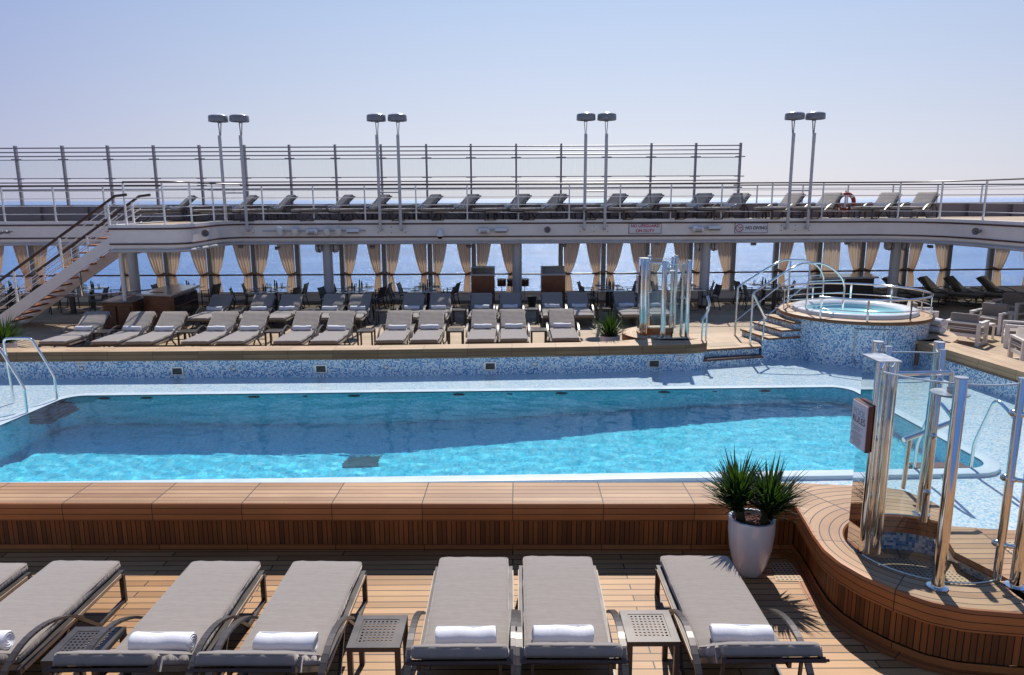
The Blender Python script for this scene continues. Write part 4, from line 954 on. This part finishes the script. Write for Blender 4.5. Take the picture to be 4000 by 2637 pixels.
for i, (n, x, y) in enumerate(((2, 520, 1200), (2, 2115, 1192), (3, 1725, 1178))): speaker(at_f(n, x, y, 25.25), 'rounded white ribbed speaker, %s of three on the gallery fascia' % nth(i, 3))
def flood(p, label):
    t = thing('floodlight', label, 'floodlight', p, group='white floodlights')
    MB().box((0, 0, 0), (.42, .12, .11), Matrix.Rotation(-.5, 3, 'X')).build('housing', M['rail'], t)
    MB().box((0, -.04, -.052), (.36, .07, .02), Matrix.Rotation(-.5, 3, 'X')).build('lens', M['lampg'], t)
    b = MB(); b.tube([(-.23, 0, 0), (-.23, .05, .08), (.23, .05, .08), (.23, 0, 0)], .01, 6); b.build('bracket', M['rail'], t)
for i, (n, x, y) in enumerate(((2, 900, 1195), (2, 2275, 1188), (3, 1880, 1167))): flood(at_f(n, x, y, 25.25), 'white box floodlight, %s of three on the gallery fascia' % nth(i, 3))
for (n, x0, x1, y, w) in ((2, 60, 1015, 1193, 'long'), (2, 2045, 2345, 1186, 'middle'), (3, 1640, 1945, 1166, 'right')):
    a = at_f(n, x0, y, 25.36); b = at_f(n, x1, y, 25.36); tag(MB().box((a+b)/2, ((b-a).length, .03, .05)).build('cable_tray', M['whiteg']), '%s grey cable tray behind fittings on the gallery fascia' % w, 'cable tray', 'cable trays')
def horn(p, label, rz):
    t = thing('horn_speaker', label, 'speaker', p, rz, group='grey horn speakers'); R = Matrix.Rotation(pi/2, 3, 'X')
    MB().lathe([(.0, .02), (.04, .0), (.05, .06), (.10, .22), (.115, .23), (.10, .20), (.03, .08), (0, .08)], 20, R=R).build('horn', M['lampg'], t, ang=60)
    MB().lathe([(0, -.16), (.05, -.15), (.055, 0), (.03, .02)], 14, R=R).build('driver', M['lampg'], t); b = MB(); b.bar((0, .05, -.02), (.0, .25, .02), .03, .03); b.build('bracket', M['lampg'], t)
horn(at_f(1, 45, 1205, 25.1), 'grey horn speaker at the far left of the gallery fascia', -.5); horn(Y(*pA(1, 1915, 1212), 23.2), 'dark horn speaker on the curved side of the stair landing', .25)
horn(at_f(3, 326, 1180, 25.2), 'small round horn on the fascia near the middle lamp pair', 0); horn(Y(*pA(4, 1960, 1195), 22.6), 'grey horn speaker on the curved right end of the gallery', -1.0)
p = at_f(2, 1707, 1215, 25.2); t = thing('dome_camera', 'white dome camera hanging on the gallery fascia', 'camera', p)
MB().lathe([(0, .17), (.05, .17), (.06, .10), (.12, .02), (.14, -.06), (.14, -.10), (.09, -.11)], 20).build('housing', M['rail'], t, ang=40); MB().lathe([(.09, -.10), (.08, -.16), (.05, -.19), (0, -.2)], 16).build('dome', M['blackface'], t, ang=60)
# wall signs
def sign(a, b, label, nm='warning_sign'):
    p = (a+b)/2; t = thing(nm, label, 'sign', p); w = b.x-a.x; h = a.z-b.z
    MB().box((0, 0, 0), (w, .02, h)).build('frame', M['ink'], t); MB().box((0, -.0115, 0), (w-.03, .004, h-.03)).build('panel', M['paper'], t); return t, w, h
t, w, h = sign(at_f(3, 1085, 1124, 25.38), at_f(3, 1384, 1218, 25.38), 'white sign with red letters reading NO LIFEGUARD ON DUTY')
text('NO LIFEGUARD', .145, M['redink'], t, (0, -.016, .09), bold=.004, sx=.98); text('ON DUTY', .145, M['redink'], t, (0, -.016, -.08), bold=.004, sx=.98)
t, w, h = sign(at_f(3, 2070, 1120, 25.38), at_f(3, 2369, 1212, 25.38), 'white sign with diver symbol reading NO DIVING')
text('NO DIVING', .145, M['ink'], t, (.17, -.016, 0), bold=.004, sx=.98)
rg = MB(); rg.tube([(-.41+.125*cos(a), -.018, .125*sin(a)) for a in [2*pi*i/28 for i in range(28)]], .012, 6, closed=True); rg.bar((-.41-.085, -.018, .085), (-.41+.085, -.018, -.085), .02, .01); rg.build('prohibition_ring', M['redink'], t)
dv = MB(); dv.bar((-.47, -.015, -.07), (-.40, -.015, .01), .028, .004); dv.bar((-.40, -.015, .01), (-.355, -.015, .05), .024, .004); dv.bar((-.42, -.015, .0), (-.44, -.015, .06), .02, .004); dv.lathe([(0, .003), (.02, 0)], 10, (-.35, -.015, .02), R=Matrix.Rotation(pi/2, 3, 'X')); dv.build('diver_symbol', M['ink'], t)
# life ring
p = Y(*pA(4, 728, 925), 27.15); t = thing('life_ring', 'orange red life ring with white bands hanging at the sea side of the upper deck', 'life ring', (p.x, 27.2, p.z))
MB().tube([(.29*cos(a), 0, .29*sin(a)) for a in [2*pi*i/32 for i in range(32)]], .075, 12, closed=True).build('ring', M['red'], t, ang=60)
for k in range(4):
    a = pi/4+k*pi/2; MB().tube([(.29*cos(a+d), 0, .29*sin(a+d)) for d in (-.14, -.07, 0, .07, .14)], .078, 12).build('band', M['white'], t, ang=60)
MB().box((0, .05, .02), (.06, .02, .8)).build('holder', M['white'], t)
# ------------------------------------------------------------------ columns, window posts, curtains
for i, (u, lab) in enumerate(((522, 'leftmost'), (1283, 'second from left'), (2020, 'middle'), (2753, 'fourth from left'), (3492, 'rightmost'))):
    x = Y(u, 1060, 25.9).x; t = thing('column', 'thick round white column under the gallery, %s of five' % lab, 'column', (x, 25.9, 0), group='columns under the gallery')
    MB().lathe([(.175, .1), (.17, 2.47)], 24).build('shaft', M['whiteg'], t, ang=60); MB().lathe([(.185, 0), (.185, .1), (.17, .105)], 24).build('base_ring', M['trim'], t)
    if i != 2:
        for s in (-1, 1):
            l = MB().lathe([(0, 0), (.14, .01), (.17, .05), (.18, .16), (.16, .22), (0, .27)], 20, (s*.17, -.02, 2.22), R=Matrix.Rotation(s*pi/2, 3, 'Y')).build('round_speaker', M['whiteg'], t, ang=50)
            MB().lathe([(.183, .07), (.195, .08), (.195, .10), (.183, .11)], 20, (s*.17, -.02, 2.22), R=Matrix.Rotation(s*pi/2, 3, 'Y')).build('band', M['trim'], l)
def yW(x): return 27.32+max(0, x-4)*.065
sill = thing('parapet_wall', 'low white parapet wall under the tall sea windows', 'wall')
WL = [(-26, 27.32), (4, 27.32), (25, 28.69)]
MB().sweep(WL, [(-.1, 0), (-.02, 0), (-.02, .38), (.06, .38), (.06, .41), (-.2, .415), (-.2, -.3)]).build('sill', M['white'], sill)
MB().sweep(WL, [(.0, .02), (.012, .02), (.012, .1), (0, .1)]).build('skirting', M['greyp'], sill)
hd = thing('window_rail', 'dark wooden handrail running in front of the sea windows', 'handrail'); MB().tube([(x, y-.2, 1.12) for x, y in WL], .03, 8).build('rail', M['trim'], hd)
PU = [-213, -42, 127, 297, 478, 650, 820, 992, 1163, 1336, 1501, 1680, 1851, 2020, 2190, 2357, 2527, 2695, 2863, 3030, 3198, 3366, 3535, 3705, 3870, 4040, 4210]
def solve_x(u):
    y = 27.3
    for _ in range(6): p = Y(u, 1000, y); y = yW(p.x)
    return p.x
PX = [solve_x(u) for u in PU]
wp = None
for i, x in enumerate(PX):
    y = yW(x); o = MB().box((0, 0, 1.43), (.16, .2, 2.05)); o.box((0, -.15, 1.12), (.07, .12, .05))
    o = o.build('window_post', M['greyp']); o.location = (x, y, 0); tag(o, 'warm grey window post, %s along the sea side' % nth(i, len(PX)), 'window post', 'window posts')
OPEN = (8, 13, 18, 23)
hl = MB()
for i, (a, b) in enumerate(zip(PX, PX[1:])):
    ya, yb = yW(a), yW(b); L = hypot(b-a, yb-ya)-.17; rz = atan2(yb-ya, b-a)
    t = thing('window', 'tall clear sea window, %s between the window posts' % nth(i, len(PX)-1), 'window', ((a+b)/2, (ya+yb)/2, 0), rz, 'sea windows')
    MB().box((0, .02, 1.43), (L, .01, 2.0)).build('pane', M['pane'], t)
    fz_ = MB(); hh = .16 if i in OPEN else .05
    fz_.box((0, .02, 2.46-hh/2), (L, .06, hh)); fz_.box((0, .02, .43), (L, .05, .04)); fz_.build('frame', M['greyp'], t)
def curtain_mesh(side, seed, tied=True):                 # hangs beside a post, swept toward it; side=+1: cloth extends to +x
    r = random.Random(seed); m = MB(); nz, nx = 26, 44; ph = r.uniform(0, 6)
    zt, zb_ = 2.44, .44+r.uniform(-.01, .05); ztie = 1.14+r.uniform(-.05, .06); wv = r.uniform(.88, 1.1); nfv = r.uniform(3.4, 5)
    for j in range(nz+1):
        z = zt+(zb_-zt)*j/nz
        if not tied: wd = .62; x0 = .02; fold = .035
        elif z > ztie:
            k = (z-ztie)/(zt-ztie); wd = .21+.40*k**.62; x0 = .02+.02*(1-k); fold = .034+.016*k
        else:
            k = (ztie-z)/(ztie-zb_); wd = .20+.12*k**.6; x0 = .04; fold = .032
        for i in range(nx+1):
            t = i/nx; xx = x0+wd*t; nf = nfv; xx = x0+(xx-x0)*wv
            d = fold*sin(2*pi*nf*t+ph+.35*sin(z*2+ph))+.012*sin(2*pi*2.3*t+z*2.2)
            m.v.append(Vector((side*xx, d, z)))
    w = nx+1
    for j in range(nz):
        for i in range(nx):
            a = j*w+i; q = (a, a+1, a+w+1, a+w); m.face(q if side < 0 else q[::-1])
    return m
def tie_mesh(side):
    m = MB(); m.tube(smooth([(side*-.02, -.02, 1.2), (side*.08, -.055, 1.14), (side*.2, -.055, 1.1), (side*.27, 0, 1.1), (side*.2, .05, 1.12), (side*.04, .04, 1.18)], 2), .03, 6, ell=(.25, 1.4)); return m
cm = {s: [curtain_mesh(s, 40+k).mesh('curtain', M['curt'], 80) for k in range(7)] for s in (-1, 1)}
tmsh = {s: tie_mesh(s).mesh('tieback', plain('tieback_cloth', (.30, .20, .14), .9), 80) for s in (-1, 1)}
str_ = {1: curtain_mesh(1, 5, False).mesh('curtain', M['curt'], 80)}
cur = []
for i, x in enumerate(PX):
    for s in (-1, 1):
        if i in (3,) and s == 1: continue
        if i == 4 and s == -1: continue
        if (i == 8 and s == 1) or (i == 9 and s == -1) or (i == 13 and s == 1) or (i == 14 and s == -1) or (i == 18 and s == 1) or (i == 19 and s == -1) or (i == 23 and s == 1) or (i == 24 and s == -1): continue
        cur.append((x, s, i))
sidew = {-1: 'left', 1: 'right'}
for k, (x, s, i) in enumerate(cur):
    straight = (i == 20 and s == 1)
    o = bpy.data.objects.new('curtain', str_[1] if straight else cm[s][(k*3+i) % 7]); C.objects.link(o); o.location = (x+s*.085, yW(x)-.10, 0)
    if not straight:
        q = bpy.data.objects.new('tieback', tmsh[s]); C.objects.link(q); q.parent = o
    tag(o, ('untied straight beige curtain hanging behind the hot tub handrails') if straight else 'beige curtain tied back at the %s side of the %s window post' % (sidew[s], nth(i, len(PX))), 'curtain', 'beige curtains along the sea windows')
# small floodlights under the gallery edge
for i, (n, x, y) in enumerate(((1, 2235, 150), (2, 200, 165), (2, 1080, 155), (2, 1975, 150), (3, 480, 140), (3, 1345, 118), (3, 2240, 125), (4, 190, 100), (4, 735, 118), (4, 1505, 150))):
    p = Y(*pB(n, x, y), 25.75); t = thing('ceiling_floodlight', 'small grey floodlight hung under the gallery, %s' % nth(i, 10), 'floodlight', p, group='floodlights under the gallery')
    MB().box((0, 0, 0), (.17, .12, .07), Matrix.Rotation(.4, 3, 'X')).build('housing', M['lampg'], t); MB().tube([(-.09, 0, .02), (-.05, .02, 2.46-p.z), (.05, .02, 2.46-p.z), (.09, 0, .02)], .008, 6).build('bracket', M['dark'], t)
# ------------------------------------------------------------------ staircase
sc = thing('staircase', 'white open staircase with teak treads climbing to the gallery landing', 'staircase')
def sx2z(x): return (x+15.95)/(15.95-11.75)*2.96
for y in (21.86, 23.25):
    m = MB(); q = [(-16.05, -.02), (-15.75, -.0), (-11.75, 2.66), (-11.75, 3.02), (-15.95, .28)]
    b = len(m.v)
    for x, z in q: m.v.append(Vector((x, y-.03, max(0, z))))
    for x, z in q: m.v.append(Vector((x, y+.03, max(0, z))))
    m.face((b, b+1, b+2, b+3, b+4)); m.face((b+9, b+8, b+7, b+6, b+5))
    for i in range(5): j = (i+1) % 5; m.face((b+j, b+i, b+5+i, b+5+j))
    m.build('stringer', M['white'], sc)
for k in range(14):
    x = -15.72+k*.283; z = .215*(k+1)-.02; MB().box((x, 22.555, z), (.30, 1.32, .045)).build('tread', M['fascia'], sc)
for s, y in (('front', 21.84), ('rear', 23.27)):
    x0, x1 = -16.2, -11.75
    def zz(x, o): return (x+15.95)*.665+.25+o
    MB().tube([(x0 if s == 'front' else -15.3, y, zz(x0 if s == 'front' else -15.3, .98)), (x1, y, zz(x1, .98)), (x1+.35, y, zz(x1, 1.02))], .042, 8, ell=(.8, 1)).build('handrail', M['wooddark'], sc)
    for o in (.2, .4, .6, .8): MB().tube([(x0, y, zz(x0, o)), (x1, y, zz(x1, o))], .013, 6).build('rail', M['rail'], sc)
    for x in (-15.05, -13.55, -12.0): MB().box((x, y, zz(x, .5)), (.05, .05, .96)).build('post', M['rail'], sc)
p = Vector((-11.95, 22.15, 0)); tag(MB().tube([(p.x, p.y, 0), (p.x, p.y, 2.45)], .055, 14).build('support_pole', M['rail']), 'slim white pole holding up the stair landing', 'pole')
t = thing('guard_rail', 'low steel guard rail under the staircase', 'railing'); a = Y(335, 1012, 22.6); 
MB().tube([(-15.0, 22.5, .98), (-13.4, 22.5, .96), (-11.7, 24.0, 1.0)], .025, 8).build('rail', M['steel'], t); MB().tube([(-13.45, 22.5, .96), (-13.45, 22.5, 2.05)], .03, 8).build('post', M['chrome'], t); MB().tube([(-11.7, 24.0, 1.0), (-11.7, 24.0, 0)], .025, 8).build('post', M['steel'], t)
# ------------------------------------------------------------------ bars, cabinets, podiums
t = thing('bar_counter', 'wooden bar counter with pale stone top left of the lounger rows', 'bar counter')
TP = [(-11.62, 22.2), (-10.45, 22.0), (-10.62, 24.5), (-11.75, 24.8)]
MB().prism(TP, 1.0, 1.05).build('stone_top', M['stone'], t); MB().prism([(-11.45, 22.3), (-10.56, 22.14), (-10.72, 24.4), (-11.6, 24.65)], 0, 1.0).build('cabinet', M['wood'], t)
for i in range(3):
    y = 22.5+i*.68; MB().box((-10.595-.055*i*.9, y+.28, .55), (.03, .56, .7)).build('shelf_opening', M['blackface'], t); MB().box((-10.58-.055*i*.9, y+.28, .6), (.03, .54, .03)).build('shelf', M['wood'], t)
MB().box((-11.15, 22.6, 1.053), (.4, .2, .006)).build('drip_tray', M['dark'], t)
t = thing('low_cabinet', 'low panelled wooden cabinet beside the bar counter under the landing', 'cabinet')
MB().prism([(-12.55, 21.95), (-11.6, 21.9), (-11.9, 23.6), (-12.9, 23.7)], .04, .8).build('body', M['wood'], t); MB().prism([(-12.6, 21.9), (-11.55, 21.85), (-11.85, 23.65), (-12.95, 23.75)], .8, .84).build('top', M['wooddark'], t)
for k in range(2): MB().box((-12.3+k*.46, 21.90, .42), (.36, .03, .58), Matrix.Rotation(-.05, 3, 'Z')).build('door_panel', M['trim'], t)
for i, (x0, w, lab) in enumerate(((-.99, .8, 'left'), (1.42, .82, 'right'))):
    t = thing('service_station', 'tall dark wooden service station with pale hooded top, %s of two near the centre' % lab, 'cabinet', (x0, 24.9, 0), group='wooden service stations')
    MB().box((0, 0, .66), (w, .55, 1.32)).build('cabinet', M['wood'], t); MB().box((0, 0, 1.345), (w+.03, .58, .05)).build('worktop', M['stone'], t)
    h = MB(); h.box((0, .26, 1.47), (w, .03, .2)); h.box((-w/2+.02, 0, 1.47), (.04, .55, .2)); h.box((0, .06, 1.585), (w, .42, .03)) if i == 0 else h.box((-.0, .2, 1.585), (w, .16, .03)); h.build('hood', M['greyp'], t)
    hl = MB()
    for z in (.5, .9): hl.tube([((1 if i == 0 else -1)*(w/2+.0), -.15, z), ((1 if i == 0 else -1)*(w/2+.03), -.15, z), ((1 if i == 0 else -1)*(w/2+.03), .1, z), ((1 if i == 0 else -1)*(w/2), .1, z)], .008, 6)
    hl.build('handle', M['steel'], t)
t = thing('bar_counter', 'dark bar counter with stone top behind the hot tub', 'bar counter')
MB().prism([(10.6, 25.5), (13.1, 25.7), (13.3, 26.9), (10.9, 26.6)], 1.05, 1.12).build('stone_top', M['stone'], t); MB().prism([(10.75, 25.62), (12.98, 25.8), (13.15, 26.8), (11.0, 26.5)], 0, 1.05).build('cabinet', plain('dark_slats', (.03, .026, .026), .5), t)
p = G(2077, 1193, 0); t = thing('bucket', 'dark green plastic bucket on the deck by the parapet', 'bucket', (p.x, 26.3, 0))
MB().lathe([(0, .01), (.13, 0), (.175, .34), (.19, .35), (.19, .37), (.17, .36), (.125, .03)], 20).build('pail', M['bucket'], t, ang=40); MB().tube([(.19*cos(a), -.02, .34-.12*sin(a)) for a in [pi*i/10 for i in range(11)]], .006, 6).build('bail', M['steel'], t)
for i, x in enumerate((-.37, -.01, .47)):
    t = thing('drum', 'small brown drum on a steel stand, %s of three by the centre windows' % nth(i, 3), 'drum', (x, 26.35, 0), group='drums on stands')
    MB().lathe([(0, .76), (.155, .76), (.16, .78), (.16, 1.0), (.155, 1.02), (0, 1.02)], 22).build('shell', M['drum'], t); MB().lathe([(.158, .99), (.17, .99), (.17, 1.02), (.158, 1.025)], 22).build('hoop', M['steel'], t); MB().tube([(0, 0, .02), (0, 0, .78)], .014, 8).build('stand', M['steel'], t)
    f = MB()
    for k in range(3): a = k*2.1; f.tube([(0, 0, .15), (.2*cos(a), .2*sin(a), 0)], .01, 6)
    f.build('tripod', M['steel'], t)
# ------------------------------------------------------------------ dining tables and chairs
def make_dtable():
    t = thing('dining_table', 'table', 'table')
    MB().box((0, 0, .742), (1.0, .82, .018)).build('glass_top', M['tglass'], t); MB().box((0, 0, .37), (.12, .12, .72)).build('pedestal', M['dark'], t); MB().box((0, 0, .012), (.55, .45, .024)).build('foot', M['dark'], t)
    MB().box((0, 0, .724), (.7, .1, .02)).build('bearer', M['dark'], t)
    for s in (-1, 1): MB().box((s*.3, -.02, .753), (.28, .4, .004)).build('place_mat', M['dark'], t)
    return t
def make_chair():
    t = thing('dining_chair', 'chair', 'chair')
    MB().box((0, 0, .45), (.46, .46, .03)).build('seat', M['meshf'], t)
    b = MB(); R = Matrix.Rotation(-.22, 3, 'X'); b.box((0, .275, .70), (.44, .025, .38), R); b.build('backrest', M['meshf'], t)
    for s in (-1, 1):
        MB().bar((s*.22, -.2, 0), (s*.215, -.19, .66), .028).build('leg', M['dark'], t); MB().bar((s*.225, .30, 0), (s*.215, .19, .46), .028).build('leg', M['dark'], t)
        MB().bar((s*.225, -.22, .66), (s*.225, .24, .66), .035, .02).build('armrest', M['dark'], t)
        MB().bar((s*.225, .19, .46), (s*.225, .33, .90), .026).build('back_post', M['dark'], t)
    return t
DT = Kind(make_dtable()); DC = Kind(make_chair())
gl = MB().lathe([(0, 0), (.03, 0), (.04, .14), (.036, .14), (.028, .01)], 12).mesh('drinking_glass', M['drink']); btl = MB().lathe([(0, 0), (.034, 0), (.034, .13), (.014, .18), (.014, .23), (0, .23)], 12).mesh('bottle', M['bottle'])
shk = MB().lathe([(0, 0), (.025, 0), (.028, .06), (.02, .17), (.026, .18), (.02, .26), (0, .27)], 10).mesh('pepper_mill', M['bottle'])
DTX = [(-18.4, 1), (-15.4, 1), (-11.9, 0), (-8.68, 1), (-5.57, 1), (-3.08, 1), (3.5, 1), (6.25, 1), (9.3, 1)]
grp = ['leftmost', 'second', 'third', 'fourth', 'fifth', 'sixth', 'seventh', 'eighth', 'rightmost']
rn = random.Random(4)
for i, (x, both) in enumerate(DTX):
    base = 25.15+max(0, x)*.03
    for j, (dy, w) in enumerate(((0, 'nearer'), (1.18, 'window side'))):
        if i == 2 and j == 0: continue
        y = base+dy; dx = .02*j
        DT.put((x+dx, y, 0), 0, 'glass topped dining table, %s one of the %s pair from left' % (w, grp[i]), 'glass topped dining tables')
        for s in (-1, 1):
            if i == 8 and s == 1 and j == 1: pass
            DC.put((x+dx+s*(.78+rn.uniform(-.05, .08)), y+rn.uniform(-.08, .08), 0), -s*pi/2+rn.uniform(-.3, .3), 'dark mesh dining chair at the %s of the %s table, %s pair from left' % (sidew[s], w, grp[i]), 'dark dining chairs')
        for k, (me, nm, cat, ox, oy) in enumerate(((btl, 'bottle', 'bottle', .06, .02), (shk, 'pepper_mill', 'mill', -.03, .06), (gl, 'drinking_glass', 'glass', -.14, -.08), (gl, 'drinking_glass', 'glass', .22, .1), (gl, 'drinking_glass', 'glass', -.32, .12))):
            o = bpy.data.objects.new(nm, me); C.objects.link(o); o.location = (x+dx+ox, y+oy, .752)
            pos = ('', '', 'nearest', 'rightmost', 'leftmost')[k]
            tag(o, {'bottle': 'dark bottle on the %s table of the %s pair from left', 'pepper_mill': 'dark pepper mill on the %s table of the %s pair from left', 'drinking_glass': pos+' drinking glass on the %s table, %s pair from left'}[nm] % (w, grp[i]), cat, {'bottle': 'dark bottles on the dining tables', 'pepper_mill': 'pepper mills on the dining tables', 'drinking_glass': 'drinking glasses on the dining tables'}[nm])
# ------------------------------------------------------------------ white armchairs at right
def make_armchair():
    t = thing('armchair', 'chair', 'armchair'); W, D, H = .86, .8, .62
    for s in (-1, 1):
        f = MB(); x = s*(W/2-.05)
        f.box((x, 0, H-.03), (.10, D, .055)); f.box((x, -D/2+.05, (H-.06)/2), (.08, .10, H-.06)); f.box((x, D/2-.05, (H-.06)/2), (.08, .10, H-.06)); f.box((x, 0, .025), (.07, D-.2, .05)); f.box((x, 0, .25), (.05, D-.2, .06))
        f.build('side_frame', M['white'], t)
    MB().box((0, D/2-.04, H-.03), (W-.2, .06, .055)).build('back_rail', M['white'], t); MB().box((0, D/2-.04, .27), (W-.2, .05, .09)).build('lower_rail', M['white'], t); MB().box((0, -D/2+.05, .25), (W-.2, .05, .06)).build('front_rail', M['white'], t)
    for z in (.42, .47): MB().box((0, D/2-.03, z), (W-.2, .015, .02)).build('back_slat', M['white'], t)
    MB().add(cushion(.66, .66, .15, 7, .035), Matrix.Translation((0, -.04, .37))).build('seat_cushion', M['cush'], t, ang=50)
    MB().add(cushion(.46, .66, .15, 8, .035), Matrix.Translation((0, .25, .60)) @ Matrix.Rotation(radians(100), 4, 'X')).build('back_cushion', M['cush'], t, ang=50)
    return t
AC = Kind(make_armchair())
for (x, y, rz, lab) in ((12.33, 19.3, radians(132), 'white armchair seen from behind, nearest the hot tub'), (14.03, 20.9, radians(-54), 'white armchair facing the pool, behind the small white table'), (13.45, 18.75, radians(-120), 'white armchair at the right edge, beside the small white table'), (12.36, 16.74, radians(74), 'white armchair nearest the camera at the right edge of the photo'), (12.2, 21.35, radians(72), 'white armchair half hidden behind the hot tub'), (16.0, 23.0, radians(-60), 'shaded white armchair at the back right under the gallery')):
    AC.put((x, y, 0), rz, lab, 'white framed armchairs')
t = thing('coffee_table', 'small white slatted table between the white armchairs', 'table', (13.1, 19.85, 0), .6)
MB().box((0, 0, .42), (.5, .5, .05)).build('top', M['white'], t)
for sx in (-1, 1):
    for sy in (-1, 1): MB().box((sx*.22, sy*.22, .2), (.05, .05, .4)).build('leg', M['white'], t)
# ------------------------------------------------------------------ camera, light
cd = bpy.data.cameras.new('camera'); cam = bpy.data.objects.new('camera', cd); C.objects.link(cam)
cd.sensor_width = 36; cd.sensor_fit = 'HORIZONTAL'; cd.lens = FPX/4000*36; cd.clip_start = .1; cd.clip_end = 100000
cam.matrix_world = Matrix((( rt.x, up.x, -fw.x, CAM.x), (rt.y, up.y, -fw.y, CAM.y), (rt.z, up.z, -fw.z, CAM.z), (0, 0, 0, 1)))
SC.camera = cam
EL, AZ = radians(51), radians(9)
ld = bpy.data.lights.new('sun', 'SUN'); lo = bpy.data.objects.new('sun', ld); C.objects.link(lo)
ld.cycles.is_caustics_light = True; ld.energy = 5.0; ld.angle = radians(.5); ld.color = (1, .955, .88)
sd = Vector((sin(AZ)*cos(EL), cos(AZ)*cos(EL), sin(EL))); lo.rotation_euler = (-sd).to_track_quat('-Z', 'Y').to_euler(); lo.location = (0, 0, 30)
w = bpy.data.worlds.new('World'); SC.world = w; w.use_nodes = True; nt = w.node_tree
sk = nd(nt, 'ShaderNodeTexSky'); sk.sky_type = 'NISHITA'; sk.sun_disc = False; sk.sun_elevation = EL; sk.sun_rotation = AZ; sk.altitude = 0; sk.air_density = 1.0; sk.dust_density = 0.35; sk.ozone_density = 4.0
tc = nd(nt, 'ShaderNodeTexCoord'); sz = nd(nt, 'ShaderNodeSeparateXYZ', {0: tc.outputs['Generated']})
hz = ramp(nt, sz.outputs[2], [(0, (.76, .74, .83)), (.06, (.735, .74, .835)), (.12, (.67, .715, .85)), (.22, (.55, .66, .865)), (.45, (.28, .44, .80)), (1, (.06, .22, .68))])
sunh = nd(nt, 'ShaderNodeVectorMath', {0: tc.outputs['Generated'], 1: (sin(AZ), cos(AZ), 0)}, operation='DOT_PRODUCT')
hlen = math_(nt, 'POWER', math_(nt, 'SUBTRACT', 1.0001, math_(nt, 'MULTIPLY', sz.outputs[2], sz.outputs[2])), .5)
side = ramp(nt, math_(nt, 'DIVIDE', sunh.outputs['Value'], hlen), [(0, (.5, .5, .5)), (.72, (.63, .64, .80)), (.88, (.84, .85, .90)), (1, (1, 1, 1))])
hz = mixc(nt, 1, hz, side, 'MULTIPLY')
hs = nd(nt, 'ShaderNodeVectorMath', {0: hz, 'Scale': 9.6}, operation='SCALE')
bg = nt.nodes['Background']; nt.links.new(mixc(nt, .85, sk.outputs[0], hs.outputs[0]), bg.inputs[0]); bg.inputs[1].default_value = .1
SC.view_settings.view_transform = 'Standard'; SC.view_settings.look = 'None'; SC.view_settings.exposure = .1; SC.view_settings.gamma = 1
SC.render.engine = 'CYCLES'
SC.cycles.max_bounces = 10; SC.cycles.transparent_max_bounces = 24; SC.cycles.glossy_bounces = 5; SC.cycles.diffuse_bounces = 3; SC.cycles.use_denoising = True
SC.cycles.caustics_reflective = False; SC.cycles.caustics_refractive = True
